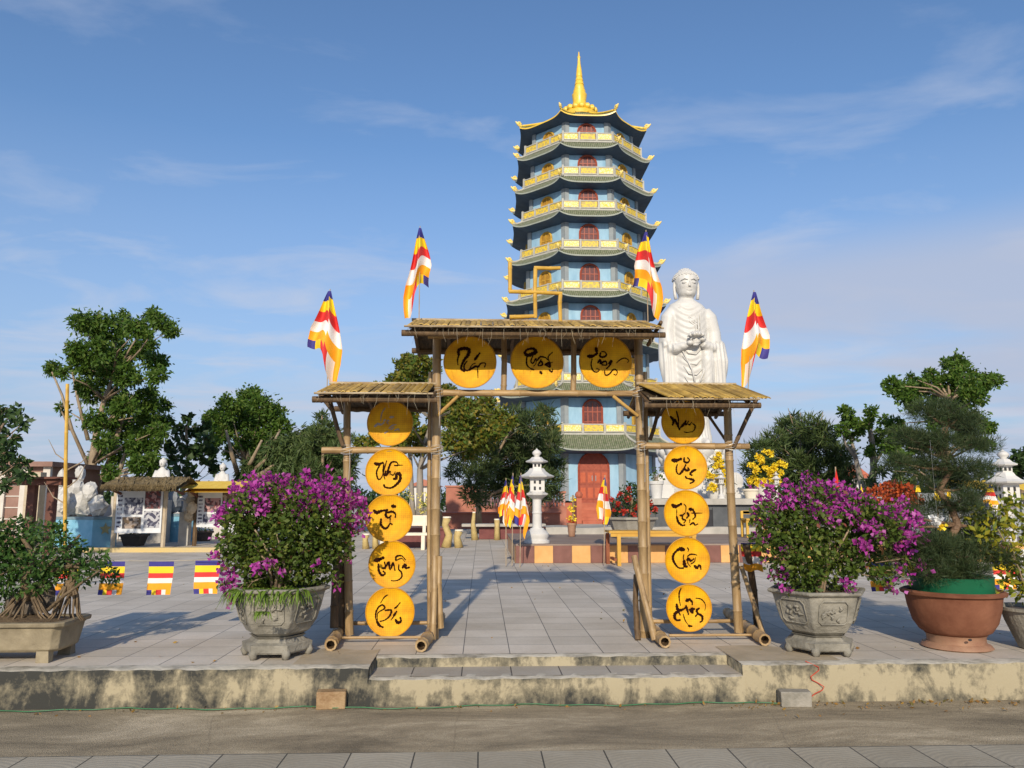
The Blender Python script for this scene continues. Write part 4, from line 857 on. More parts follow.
# robe edge falling over the left shoulder
b = MB()
for off in (0,.09,.18):
    b.tube([SP(.38-off*.3,-.22,4.32), SP(.30-off,-.40,4.0), SP(.28-off,-.46,3.6), SP(.25-off,-.49,3.3)], .022*k, 6)
    b.tube([SP(-.34+off*.6,-.28,4.30-off*.3), SP(-.1,-.40-off*.15,3.98-off*.9), SP(.22,-.42,3.75-off)], .022*k, 6)
for q in range(6):
    z = 2.9-q*.32; b.tube([SP(-.42+.03*q,-.38,z+.16), SP(-.2,-.46,z-.08), SP(.06,-.47,z-.12), SP(.28,-.44,z+.08)], .02*k, 6)
b.tube([SP(-.40,-.42,2.9), SP(-.1,-.50,2.3), SP(.02,-.5,1.75)], .026*k, 6); b.tube([SP(.40,-.42,2.7), SP(.3,-.50,2.2), SP(.05,-.5,1.75)], .026*k, 6)
b.build('robe_fold', M_st, stat, smooth=True)
# face, ears, hair curls
b = MB()
b.tube([SP(0,-.415,5.12), SP(0,-.44,4.98), SP(0,-.45,4.94)], [.024*k,.034*k,.038*k], 8)      # nose
for sg in (-1,1):
    b.tube([SP(sg*.05,-.43,5.15), SP(sg*.14,-.415,5.20), SP(sg*.25,-.34,5.14)], [.014*k,.018*k,.01*k], 6)   # brow
    b.ball(SP(sg*.145,-.375,5.07), .062*k, 10, 6, e=(1.25,.55,.62))                       # eye
    b.tube([SP(sg*.36,-.02,5.16), SP(sg*.385,-.02,5.0), SP(sg*.37,-.03,4.78), SP(sg*.34,-.04,4.62)], [.055*k,.045*k,.05*k,.055*k], 8)   # long ear
b.tube([SP(-.09,-.375,4.835), SP(-.035,-.392,4.84), SP(0,-.392,4.835), SP(.035,-.392,4.84), SP(.09,-.375,4.835)], [.008*k,.022*k,.02*k,.022*k,.008*k], 6)
b.tube([SP(-.06,-.368,4.80), SP(0,-.382,4.795), SP(.06,-.368,4.80)], [.01*k,.022*k,.01*k], 6)
b.build('face', M_st, body, smooth=True)
M_slit = mat('carved_shadow_line', (.45,.43,.4))
b = MB()
for sg in (-1,1): b.tube([SP(sg*.07,-.412,5.065), SP(sg*.145,-.418,5.052), SP(sg*.22,-.385,5.068)], .009*k, 5)
b.build('eyelid_line', M_slit, body, smooth=True)
b = MB(); random.seed(3)
for i in range(300):
    ph = math.acos(1-i/300*.86); th = i*2.39996; d = Vector((math.sin(ph)*math.cos(th), math.sin(ph)*math.sin(th), math.cos(ph)))
    if d.y < -.55 and d.z < .42: continue
    b.ball(SP(d.x*.405, .02+d.y*.435, 5.20+d.z*.345), .034*k, 6, 4)
for i in range(30):
    ph = math.acos(1-i/30*.8); th = i*2.39996; b.ball(SP(.22*math.sin(ph)*math.cos(th), .06+.22*math.sin(ph)*math.sin(th), 5.48+.15*math.cos(ph)), .03*k, 6, 4)
b.build('hair', M_st, body, smooth=True)
# hands: palm and five fingers each, cupped round the lotus
def hand(b, wr, pm, sgn, fdir):
    b.tube([wr, wr.lerp(pm,.5), pm], [.10*k,.11*k,.085*k], 10, el=.7)
    for i in range(4):
        ln = (.20,.235,.225,.18)[i]*k; o = Vector((0,0,(i-1.5)*-.052*k)); p0 = pm+o*.9
        p1 = p0+fdir*ln*.45+Vector((0,-.012*k*(i%2),0)); p2 = p1+fdir*ln*.33+Vector((0,.035*k,.012*k)); p3 = p2+fdir*ln*.25+Vector((0,.05*k,.01*k))
        b.tube([p0,p1,p2,p3], [.030*k,.029*k,.025*k,.015*k], 7)
    p0 = wr.lerp(pm,.45)+Vector((0,-.03*k,.08*k)); b.tube([p0, p0+fdir*.09*k+Vector((0,-.01*k,.09*k)), p0+fdir*.15*k+Vector((0,.0,.16*k))], [.036*k,.032*k,.018*k], 7)
b = MB(); hand(b, SP(-.26,-.60,3.10), SP(-.10,-.70,3.10), 1, Vector((1,-.15,-.06)).normalized()); b.build('hand', M_st, body, smooth=True)
b = MB(); hand(b, SP(.30,-.60,3.20), SP(.16,-.70,3.24), -1, Vector((-1,-.1,-.12)).normalized()); b.build('hand', M_st, body, smooth=True)
b = MB()
for q in range(3):
    for i in range(9):
        a = i*math.pi/4.5+q*.35; r0 = .09+.05*q; h = .17-.03*q
        p = SP(.02,-.70,3.28); d = Vector((math.cos(a),math.sin(a),0)); b.tube([p+d*r0*.4*k, p+d*(r0+.05)*k+Vector((0,0,h*.5*k)), p+d*(r0+.03)*k+Vector((0,0,h*k))], [.03*k,.055*k,.012*k], 6)
b.ball(SP(.02,-.70,3.36), .1*k)
b.build('lotus', M_st, stat, smooth=True)
# lotus pedestal
pz0 = zs_+.13; ph_ = H0-pz0; c = Vector((sxc,YT,0))
b = MB(); b.lathe([(1.45,pz0),(1.45,pz0+ph_*.16),(1.3,pz0+ph_*.18),(1.3,pz0+ph_*.3),(1.05,pz0+ph_*.36),(.98,pz0+ph_*.42),(.98,pz0+ph_*.55),(1.08,pz0+ph_*.6),(1.0,pz0+ph_*.62),(1.0,H0-.02),(.2,H0)], 8, c, a0=math.pi/8); b.build('pedestal', M_st, stat)
b = MB()
for row, (n, r, z, h) in enumerate(((16,1.06,.62,.22),(16,1.1,.74,.24))):
    for i in range(n):
        a = (i+.5*row)*2*math.pi/n; d = Vector((math.cos(a),math.sin(a),0)); s_ = Vector((-d.y,d.x,0)); p = c+d*(r-.12)+Vector((0,0,pz0+ph_*z))
        b.grid(lambda u,v: p+d*(.14*math.sin(v*1.9)-.10*(abs(u-.5)*2)**2)+s_*(u-.5)*.40*math.cos((v-.35)*1.7)+Vector((0,0,v*h*1.35)), 6, 5)
b.build('lotus_petals', M_st, stat, smooth=True)
# rounded white side scrolls beside the pedestal
for px, lab in ((664,'round white carved drum stone left of the statue pedestal'),(735,'round white carved drum stone right of the statue pedestal, behind the gate post')):
    p = at(px,494,YT-1.2); p.z = zs_+.13; b = MB(); Mx = Matrix.Rotation(R(90),3,'X')
    b.lathe([(.05,-.14),(.17,-.13),(.24,-.08),(.24,.08),(.17,.13),(.05,.14)], 20, p+Vector((0,0,.52)), Mx); b.box(p+Vector((0,0,.16)), (.5,.4,.3)); b.box(p+Vector((0,0,.34)), (.4,.32,.1))
    solo(b, 'drum_stone', M_st, lab, 'drum stone', p, 'white drum stones beside the pedestal', smooth='auto')
# ------------------------------------------------ white stone lanterns
def lantern(px, Y, z0, h, label, detail=True):
    p = at(px,500,Y); p.z = z0; t = thing('stone_lantern', label, 'stone lantern', p, 'white stone lanterns'); s = h/1.95
    def P8(prof, n=8, a0=math.pi/8): b = MB(); b.lathe([(r*s, z0+z*s) for r,z in prof], n, (p.x,p.y,0), a0=a0); return b
    P8([(.27,0),(.27,.05),(.23,.06),(.23,.10),(.255,.14),(.25,.19),(.19,.25),(.15,.28),(.14,.31)],12).build('base', M_white, t, smooth='auto')
    P8([(.105,.31),(.10,.33),(.095,.60),(.105,.61),(.105,.64),(.095,.65),(.095,.90),(.115,.92)],12).build('column', M_white, t, smooth='auto')
    P8([(.12,.92),(.235,1.0),(.24,1.03),(.19,1.05),(.17,1.07)],8).build('bracket', M_white, t, smooth='auto')
    lb = MB(); lb.box((p.x,p.y,z0+1.20*s), (.30*s,.30*s,.27*s)); lb = lb.build('light_box', M_white, t)
    if detail:
        b = MB()
        for d in ((0,-1),(-1,0),(1,0)):
            for i in (-1,1):
                for j in (-.5,.5):
                    sx, sy = (i*.055*s, 0) if d[0] == 0 else (0, i*.055*s)
                    b.box((p.x+d[0]*.15*s+sx, p.y+d[1]*.15*s+sy, z0+(1.2+j*.13)*s), (.045*s if d[0]==0 else .008*s, .008*s if d[0]==0 else .045*s, .06*s+.02*s*(i*j>0)))
        b.build('cut_opening', M_dark, lb)
    P8([(.21,1.335),(.36,1.37),(.375,1.395),(.27,1.44),(.19,1.50),(.15,1.56)],6,0).build('roof', M_white, t)
    ub = MB(); ub.box((p.x,p.y,z0+1.61*s), (.18*s,.18*s,.13*s)); ub = ub.build('upper_box', M_white, t)
    if detail:
        b = MB()
        for i in (-1,1): b.box((p.x+i*.04*s, p.y-.09*s, z0+1.62*s), (.045*s,.008*s,.06*s)); b.box((p.x-.09*s, p.y+i*.04*s, z0+1.62*s), (.008*s,.045*s,.06*s))
        b.build('cut_opening', M_dark, ub)
    P8([(.14,1.67),(.23,1.69),(.24,1.71),(.15,1.75),(.10,1.80)],6,0).build('cap_roof', M_white, t)
    P8([(.07,1.80),(.05,1.82),(.09,1.86),(.10,1.89),(.07,1.93),(.03,1.955),(.005,1.985)],12).build('finial', M_white, t, smooth=True)
    return t
zl = zb_ = PZ+.36+.02
Yl = 16.6; lantern(537,Yl,zl,at(537,450,Yl).z-zl,'tall white stone lantern standing on the tiled bed in front of the dark weeping tree')
Yl = 16.4; lantern(1007,Yl,PZ,at(1005,451,Yl).z-PZ,'tall white stone lantern partly hidden by the pine at the far right')
Yl = 21.2; zz = zs_+.13; lantern(721.5,Yl,zz,at(721,470,Yl).z-zz,'small white stone lantern on the stage between statue and right outer gate post')
lantern(777,Yl,zz,at(777,471,Yl).z-zz,'small white stone lantern on the stage beside the tall yellow bouquet')
# ------------------------------------------------ plants near the camera
M_pot = mat('stone_pot', (.14,.13,.105), sc=4, c2=(.34,.315,.26), bump=.7, bsc=26, rough=.9, lo=.3, hi=.7)
M_soil = mat('soil', (.09,.06,.035), c2=(.16,.11,.06), bump=.6, sc=20)
M_bark = mat('bark', (.20,.14,.085), c2=(.34,.25,.16), sc=7, bump=.9, stretch=(1,1,.4))
M_broot = mat('root_bark', (.08,.055,.03), c2=(.20,.14,.08), sc=9, bump=.8)
M_barkp = mat('pale_bark', (.36,.28,.19), c2=(.22,.16,.10), sc=5, bump=.6, stretch=(1,1,.4))
M_barkg = mat('grey_bark', (.20,.17,.14), c2=(.32,.28,.23), sc=4, bump=.6, stretch=(1,1,.3))
L_boug = leafmat('bougainvillea_leaf', [(.045,.08,.014),(.09,.14,.022),(.06,.10,.016),(.17,.20,.035)], .3)
L_mag = leafmat('magenta_bract', [(.46,.05,.36),(.58,.085,.46),(.38,.03,.29),(.64,.20,.52)], .42)
L_mix = leafmat('bronze_leaf', [(.12,.08,.02),(.30,.08,.07),(.10,.12,.02)], .3)
L_strap = leafmat('strap_leaf', [(.10,.18,.02),(.18,.28,.04),(.14,.22,.03)], .3)
L_bons = leafmat('bonsai_leaf', [(.03,.075,.015),(.065,.14,.03),(.045,.10,.02),(.11,.17,.04)], .25, rough=.4)
L_pine = leafmat('pine_needle', [(.028,.05,.02),(.046,.075,.028),(.075,.09,.034)], .15)
L_crot = leafmat('yellow_green_leaf', [(.10,.16,.02),(.22,.26,.03),(.45,.38,.03),(.06,.11,.02)], .35)
L_red = leafmat('red_bract', [(.45,.03,.02),(.60,.06,.03),(.35,.02,.02)], .25)
L_orange = leafmat('orange_red_bract', [(.42,.07,.02),(.55,.12,.03),(.35,.04,.02)], .25)
L_yel = leafmat('yellow_flower', [(.85,.60,.01),(.9,.72,.05),(.8,.5,.01)], .2)
L_pyel = leafmat('pale_yellow_flower', [(.8,.68,.12),(.85,.75,.25)], .2)
def octpot(t, c, prof, n=6, a0=0, m=M_pot, name='pot'):
    b = MB(); b.lathe(prof, n, c, a0=a0); return b.build(name, m, t)
def boug(px, py0, py1, potx, poty, Y, label, potlab, seed, box_, nl, nf):
    global rng; rng = np.random.default_rng(seed); random.seed(seed)
    base = on(potx, py1, PZ); Y = base.y+.27; s = Y/F
    c = Vector((at(potx,600,Y).x, Y, 0)); zt = at(potx,poty,Y-.3).z
    t = thing('planter_pot', potlab, 'flower pot', (c.x, Y, PZ), 'carved stone pots holding bougainvillea')
    H = zt-PZ; r = .345
    # footed stand
    b = MB(); b.lathe([(r*.80,PZ+H*.075),(r*.84,PZ+H*.10),(r*.86,PZ+H*.20),(r*.70,PZ+H*.225),(r*.62,PZ+H*.27),(r*.70,PZ+H*.30)], 6, c, a0=R(0)); st = b.build('stand', M_pot, t)
    b = MB()
    for i in range(6):
        a = i*math.pi/3; d = Vector((math.cos(a),math.sin(a),0)); p = c+d*r*.70
        b.tube([p+Vector((0,0,PZ+H*.14)), p+d*.03+Vector((0,0,PZ+H*.07)), p+d*.015+Vector((0,0,PZ+.004))], [.045,.036,.028], 6)
    b.build('foot', M_pot, st, smooth=True)
    o = MB(); o.lathe([(r*.60,PZ+H*.30),(r*.78,PZ+H*.36),(r*.96,PZ+H*.52),(r*1.06,PZ+H*.72),(r*1.14,PZ+H*.93),(r*1.26,PZ+H*.945),(r*1.27,PZ+H*.99),(r*1.22,PZ+H*1.0),(r*1.12,PZ+H*1.0),(r*1.08,PZ+H*.93)], 6, c, a0=R(0), capt=False)
    o = o.build('bowl', M_pot, t); bv = o.modifiers.new('b','BEVEL'); bv.width = .014; bv.segments = 2
    b = MB(); b.lathe([(.001,PZ+H*.94),(r*1.09,PZ+H*.93)], 6, c, a0=R(0), capt=False, capb=False); b.build('soil', M_soil, t)
    # carved relief: sprays and framed panels on the faces
    b = MB()
    for i in (3,4,5):
        a = i*math.pi/3+R(30); d = Vector((math.cos(a),math.sin(a),0)); s_ = Vector((-d.y,d.x,0))
        def q(u, v): rr = (r*.96+(r*1.07-r*.96)*(v-.52)/.2)*math.cos(R(30)); return c+d*(rr+.004)+s_*u*r*.78+Vector((0,0,PZ+H*v))
        for w0, w1, v0, v1 in ((-.45,.45,.50,.86),):
            b.tube([q(w0,v0+.05), q(w0,v1-.06), q(w0+.1,v1), q(w1-.1,v1), q(w1,v1-.06), q(w1,v0+.05), q(w1-.1,v0), q(w0+.1,v0), q(w0,v0+.05)], .006, 5, caps=False)
        for j in range(9):
            aa = random.uniform(0,6.28); u0, v0 = random.uniform(-.25,.25), random.uniform(.58,.76)
            b.tube([q(u0,v0), q(u0+.12*math.cos(aa),v0+.04*math.sin(aa)), q(u0+.2*math.cos(aa+.6),v0+.07*math.sin(aa+.6))], [.011,.014,.004], 5)
    b.build('carved_relief', M_pot, t, smooth=True)
    pl = thing('bougainvillea', label, 'bougainvillea', (c.x, Y, PZ+H*.93))
    zb = PZ+H*.93; b = MB()
    X0, X1, Ytop = box_; 
    for i in range(9):
        a = i*2.4; q = Vector((c.x+.35*math.cos(a), Y+.28*math.sin(a), zb+random.uniform(.35,.62)))
        b.tube([Vector((c.x+.05*math.cos(a), Y+.05*math.sin(a), zb-.02)), Vector((c.x+.1*math.cos(a+.5), Y+.1*math.sin(a+.5), zb+.2)), q], [.018,.013,.006], 6)
    b.build('stem', M_bark, pl, smooth=True)
    return t, pl, c, Y, zb
DK = 1.0
def clumpset(lst, Y, dy, dens, shell=.3, flat=1.0):
    P = []; D = []
    for e_ in lst:
        px, py, r = e_[:3]; yy = Y+(e_[3] if len(e_) > 3 else rng.uniform(-dy,dy)); c = at(px,py,yy); rr = r/F*yy
        ez = flat if len(e_) < 5 else e_[4]
        n = int(DK*dens*rr*rr*(.35+.65*ez)); p, d = cloud(c, rr, max(6,n), shell, (1,1,ez)); P.append(p); D.append(d)
    return np.concatenate(P), np.concatenate(D)
t, pl, c, Y, zb = boug(0,0,661,279,589,6.4,'bushy bougainvillea with magenta blossom along its top in the left stone pot','grey six sided carved stone pot on a footed stand left of the gate',31,(215,365,480),0,0)
cl = [(262,520,30),(300,515,32),(330,522,28),(245,540,26),(280,545,38,0),(315,545,34),(335,545,24),(240,560,20),(262,572,26),(290,575,28),(318,568,24),(230,545,14),(345,530,18),(275,500,22),(310,500,22),(240,510,20),(228,525,14),(200+60,590,14),(350,545,12)]
cl = [(290+(q[0]-290)*(.92 if q[0] < 290 else .82), 545+(q[1]-545)*.95)+(q[2]*.92,)+tuple(q[3:]) for q in cl]
P, D = clumpset(cl, Y, .22, 12500, .25); leafmesh('foliage', P, .046, L_boug, pl, asp=.62, out=D*.6)
P, D = clumpset([(280,520,45),(310,530,40),(250,545,30),(235,560,18)], Y, .2, 320, .6); leafmesh('bronze_shoots', P, .045, L_mix, pl, asp=.6)
fl = [(255,492,11,-.1),(275,486,10,0),(290,500,12,-.15),(305,488,12,0),(322,492,12,-.1),(340,494,10,.1),(333,505,12,-.1),(346,508,9,0),(357,500,8,.05),(362,515,7,0),(240,508,11,-.1),(228,512,10,-.05),(218,520,7,0),(246,498,9,0),(262,505,9,-.25),(312,504,10,-.2),(352,522,6,0),(258,567,6,-.35),(270,562,5,-.4),(231,577,7,-.1),(228,588,5,-.1),(316,565,4,-.4),(283,573,4,-.4),(300,497,14,.15),(325,500,16,.2),(265,498,14,.2),(338,520,8,-.1),(300,512,8,-.25),(222,568,5,0)]
P, D = clumpset(fl, Y, .14, 11500, .1); leafmesh('blossom', P, .040, L_mag, pl, asp=.85, out=D*.5, fold=.5)
gp = thing('strap_leaf_plant', 'light green strap leaved plant spilling over the rim of the left stone pot', 'plant', (c.x, Y-.2, zb))
def straps(name, c, rx, ry, n, ln, m, parent, droop=1.0, w_=.012, dirs=None):
    b = MB()
    for i in range(n):
        a = random.uniform(0,6.28); d = Vector((math.cos(a),math.sin(a),0)) if dirs is None else dirs(); o = Vector(c)+Vector((random.uniform(-rx,rx),random.uniform(-ry,ry),0)); l = ln*random.uniform(.6,1.2)
        s_ = Vector((-d.y,d.x,0)); w0 = w_*random.uniform(.7,1.2); prev = None; vs = []
        for j in range(5):
            f = j/4; p = o+d*l*f*.8+Vector((0,0,l*(.9*f-1.25*droop*f*f))); ww = w0*(1-f**3*.9)*(.6+.8*f if f < .5 else 1)
            vs += [p-s_*ww, p+s_*ww]
        b.add(vs, [(2*j,2*j+1,2*j+3,2*j+2) for j in range(4)])
    return b.build(name, m, parent)
straps('leaves', (c.x-.02,Y-.27,zb+.01), .29, .09, 330, .2, L_strap, gp, 1.1, .008)
b = MB(); q = at(278,615,6.2)
straps('hanging_leaves', (at(264,610,6.3).x, 6.23, at(264,612,6.3).z), .05, .02, 40, .09, L_strap, gp, 1.1, .007)
PLL, YLL = pl, Y
t, pl, c, Y, zb = boug(0,0,658,817,592,6.4,'wide bougainvillea with loose magenta blossom in the right stone pot','pale grey six sided carved stone pot on a footed stand right of the gate',37,(755,925,480),0,0)
cl = [(790,525,26),(815,515,30),(845,520,30),(870,520,24),(800,545,30),(830,545,34,0),(858,545,28),(785,560,20),(805,568,24),(835,572,26),(800,580,16),(775,530,16),(765,515,13),(885,530,18),(895,515,14),(840,502,16),(815,500,18),(790,505,16),(870,565,14),(880,575,10),(900,535,12),(868,512,12),(765,540,12),(890,585,6)]
P, D = clumpset(cl, Y, .24, 10500, .25); leafmesh('foliage', P, .046, L_boug, pl, asp=.62, out=D*.6)
P, D = clumpset([(820,520,45),(860,530,40),(800,545,30)], Y, .2, 260, .6); leafmesh('bronze_shoots', P, .045, L_mix, pl, asp=.6)
fl = [(800,494,10),(815,488,9),(830,492,10),(845,496,9),(860,500,10),(812,508,11,-.2),(826,510,11,-.2),(840,505,10,-.1),(790,500,9),(776,506,8),(765,498,7),(758,508,5),(868,503,8),(882,510,8),(890,514,8),(898,519,8),(862,524,8,-.25),(872,528,8,-.25),(880,535,8,-.2),(862,545,8,-.25),(868,548,7,-.25),(905,532,7,-.1),(910,528,8,0),(905,546,9,-.15),(918,540,4),(847,584,8,-.35),(786,575,5,-.2),(785,588,5,-.2),(905,518,8),(915,521,6),(900,516,6),(772,520,5,-.1),(853,512,9,-.15),(924,566,3),(899,568,3),(880,515,9),(895,589,3),(765,540,4),(783,548,4,-.3),(832,522,6,-.3),(752,521,4,.1)]
P, D = clumpset(fl, Y, .16, 7500, .1); leafmesh('blossom', P, .040, L_mag, pl, asp=.85, out=D*.5, fold=.5)
def sprigs(pl, Y, tips, root, seed):
    global rng; rng = np.random.default_rng(seed); random.seed(seed); b = MB(); PL = []; PF = []
    for (px, py, dy, fl) in tips:
        q = at(px,py,Y+dy); r0 = at(root[0]+(px-root[0])*.45, root[1]+(py-root[1])*.45, Y+dy*.5); m = r0.lerp(q,.55)+Vector((0,0,.05))
        pts = [r0.lerp(m,t) if t <= 1 else m.lerp(q,t-1) for t in (0,.5,1,1.5,2)]; b.tube(pts, [.005,.0045,.004,.003,.002], 5)
        for i in range(34):
            t = random.uniform(.5,2); p = (r0.lerp(m,t) if t <= 1 else m.lerp(q,t-1)); PL.append(p+Vector(rng.normal(0,.022,3)))
        for i in range(int(30*fl)):
            t = 2-abs(random.gauss(0,.35)); t = max(1,t); PF.append(m.lerp(q,t-1)+Vector(rng.normal(0,.026,3)))
    b.build('arching_stem', M_bark, pl, smooth=True); leafmesh('sprig_leaves', PL, .045, L_boug, pl, asp=.6); leafmesh('sprig_blossom', PF, .040, L_mag, pl, asp=.85, fold=.5)
sprigs(PLL, YLL, [(219,510,0,1),(232,486,-.1,1.2),(250,478,.05,1.3),(268,472,0,1.2),(288,476,-.1,1),(306,472,0,1.2),(328,474,.1,1),(347,482,0,1.2),(360,496,-.1,1.4),(368,512,0,1.4),(364,530,0,.8),(350,560,-.1,.2),(214,538,0,.3),(213,556,-.05,.9),(220,588,-.15,1),(228,600,-.2,.7),(240,597,-.2,.4),(340,585,-.1,.2)], (290,560), 71)
sprigs(pl, Y, [(757,500,0,1),(752,515,-.05,1),(765,486,0,1.1),(785,482,0,1),(805,478,-.1,1.1),(822,480,0,1),(842,484,0,1),(862,492,.1,.9),(905,500,0,1.2),(921,515,0,1.3),(926,540,-.1,1),(925,566,-.15,.7),(912,582,-.2,.5),(895,592,-.2,.5),(752,540,0,.6),(762,560,-.05,.2),(771,580,-.1,.5)], (835,560), 72)
# ---- bonsai in a rectangular tray at the left
random.seed(5); rng = np.random.default_rng(5)
Yt = 6.86; xl, xr_ = at(-60,640,Yt).x, at(73,640,Yt).x; zt_ = at(40,622,Yt-.2).z; cx = (xl+xr_)/2
t = thing('bonsai_tray', 'weathered rectangular concrete planter on feet at the left edge', 'planter', (cx, Yt, PZ))
b = MB()
def trayp(z, e, cut=.05): 
    a, d = (xr_-xl)/2+e, .24+e; return [(cx+x, Yt+y, z) for x, y in ((-a+cut,-d),(a-cut,-d),(a,-d+cut),(a,d-cut),(a-cut,d),(-a+cut,d),(-a,d-cut),(-a,-d+cut))]
lv = [(PZ+.075,-.06),(PZ+.10,-.03),(zt_-.04,.0),(zt_-.035,.03),(zt_,.035),(zt_,-.03),(zt_-.05,-.035)]
vs = []; fs = []
for z, e_ in lv: vs += trayp(z, e_)
for i in range(len(lv)-1):
    for q in range(8): fs.append((i*8+q, i*8+(q+1)%8, (i+1)*8+(q+1)%8, (i+1)*8+q))
fs.append(tuple(range(7,-1,-1))); fs.append(tuple(len(lv)*8-8+q for q in range(8)))
b.add(vs, fs); M_tray = mat('tray_concrete', (.13,.105,.065), sc=3, c2=(.33,.275,.18), bump=.8, lo=.3, hi=.7); o = b.build('trough', M_tray, t); bv = o.modifiers.new('b','BEVEL'); bv.width = .008; bv.segments = 2
for sx in (-1,1):
    for sy in (-1,1): b = MB(); b.box((cx+sx*((xr_-xl)/2-.13), Yt+sy*.17, PZ+.045), (.10,.08,.09), jit=.006); b.build('foot', M_tray, t)
b = MB(); b.grid(lambda u,v: (cx+(u-.5)*(xr_-xl), Yt+(v-.5)*.44, zt_-.02+.05*math.sin(u*3.14)*math.sin(v*3.14)+.008*math.sin(u*60)*math.sin(v*31)), 40, 12); b.build('soil', M_soil, t, smooth=True)
bt = thing('bonsai', 'leafy bonsai with twisted roots growing in the rectangular planter', 'bonsai', (cx+.2, Yt, zt_-.02))
b = MB()
def roots(b, base, top, n, sp, r0):
    for i in range(n):
        a = i*2.4+random.uniform(-.3,.3); d = Vector((math.cos(a)*sp, math.sin(a)*sp*.5, 0)); b.tube([top+d*.12, top.lerp(base,.4)+d*.4+Vector((random.uniform(-.03,.03),0,0)), base+d*.8+Vector((0,0,.03)), base+d*1.15+Vector((0,0,-.02))], [r0,r0*.8,r0*.6,r0*.3], 7)
A0, A1 = at(24,618,Yt), at(30,560,Yt); A0.z = zt_; roots(b, A0, at(28,588,Yt), 20, .24, .014); b.tube([at(28,600,Yt), at(25,580,Yt-.02), at(35,556,Yt), at(22,538,Yt)], [.045,.036,.026,.014], 9)
B0 = at(66,616,Yt); B0.z = zt_; roots(b, B0, at(70,580,Yt), 14, .14, .013); b.tube([at(70,596,Yt), at(74,572,Yt), at(64,552,Yt), at(80,535,Yt)], [.034,.028,.02,.01], 9)
for q in ((58,556),(95,560),(12,548),(45,530),(104,572),(0,575)): b.tube([at(40,575,Yt), at((40+q[0])/2,570-4,Yt-.05), at(*q,Yt-.08)], [.02,.014,.006], 6)
b.tube([at(48,610,Yt-.1), at(66,594,Yt-.12), at(100,570,Yt-.14)], [.016,.014,.007], 6)
b.build('trunk', M_broot, bt, smooth=True)
b = MB(); b.ball(at(22,606,Yt+.08), .12, 8, 6, e=(1.3,.6,1)); b.ball(at(44,596,Yt+.12), .10, 7, 5, e=(1,.6,1.4)); b.build('rock', mat('rock',(.09,.07,.05),c2=(.17,.14,.11),bump=1,sc=5), bt)
cl = [(20,535,18),(45,532,16),(5,545,22),(32,550,22),(60,545,18),(70,560,16),(92,560,14),(104,572,12),(85,572,14),(15,570,20),(35,575,16),(0,590,18),(10,560,24),(55,570,12),(112,578,7),(-15,565,26),(-20,590,20),(8,605,10),(-5,530,14),(25,525,12),(60,525,6),(100,560,9),(75,548,10),(30,565,22),(50,572,16),(66,572,14),(10,585,14),(80,582,8),(42,585,10),(-5,545,20)]
P, D = clumpset(cl, Yt, .16, 9000, .2, .75); leafmesh('foliage', P, .050, L_bons, bt, asp=.45, out=D*.5, droop=.15)
M_ppl = leafmat('pink_petal', [(.7,.45,.5),(.75,.6,.6)], .2)
# ---- pine bonsai in a terracotta pot
random.seed(6); rng = np.random.default_rng(6)
M_ter = mat('terracotta', (.15,.055,.03), c2=(.27,.115,.065), sc=2.2, rough=.8, bump=.4, spec=.2); M_terl = mat('terracotta_worn', (.36,.21,.13), c2=(.26,.13,.08), sc=4, rough=.7, bump=.2); M_grn = mat('green_plastic', (.008,.10,.045), c2=(.012,.13,.06), rough=.4, sc=2)
base = on(955,653,PZ); Yq = base.y+.26; c = Vector((at(953,600,Yq).x, Yq, 0)); zr_ = at(950,594,Yq-.36).z; H = zr_-PZ
t = thing('terracotta_pot', 'round brown terracotta bowl on a pale ring foot, second pot from the right edge', 'flower pot', (c.x,Yq,PZ))
MB().lathe([(.27,PZ),(.29,PZ+.01),(.27,PZ+.035),(.235,PZ+.05),(.235,PZ+.10),(.25,PZ+.12)], 40, c).build('foot_ring', M_terl, t, smooth='auto')
MB().lathe([(.24,PZ+.12),(.29,PZ+.15),(.34,PZ+H*.45),(.375,PZ+H*.7),(.39,PZ+H*.90),(.425,PZ+H*.93),(.43,PZ+H*.97),(.40,PZ+H),(.37,PZ+H*.96),(.36,PZ+H*.85)], 48, c, capt=False).build('bowl', M_ter, t, smooth='auto')
b = MB()
for px in (886+38,984-14): b.ball(at(px,640,Yq-.30), .018, 8, 5, e=(1,.5,.6))
b.build('drain_hole', M_dark, t)
t2 = thing('pot_liner', 'dark green plastic tub sitting inside the terracotta bowl', 'tub', (c.x,Yq,zr_-.06))
zg = at(950,579,Yq-.3).z
MB().lathe([(.33,zr_-.08),(.335,zg-.01),(.342,zg),(.325,zg),(.315,zg-.03)], 40, c, capt=False).build('tub_wall', M_grn, t2, smooth='auto')
MB().lathe([(.001,zg-.0),(.32,zg-.03)], 30, c, capb=False, capt=False).build('soil', M_soil, t2)
pn = thing('pine_bonsai', 'tall pine bonsai with layered needle pads in the green lined terracotta bowl', 'pine', (c.x,Yq,zg-.02))
b = MB(); zz0 = zg
tr_ = [Vector((c.x,Yq,zg-.03)), at(958,572,Yq), at(952,560,Yq+.03), at(945,545,Yq), at(958,525,Yq-.03), at(950,505,Yq), at(938,490,Yq+.03), at(952,470,Yq), at(940,450,Yq), at(948,425,Yq), at(950,408,Yq)]
b.tube(tr_, [.07,.055,.042,.038,.036,.034,.03,.026,.02,.014,.008], 10)
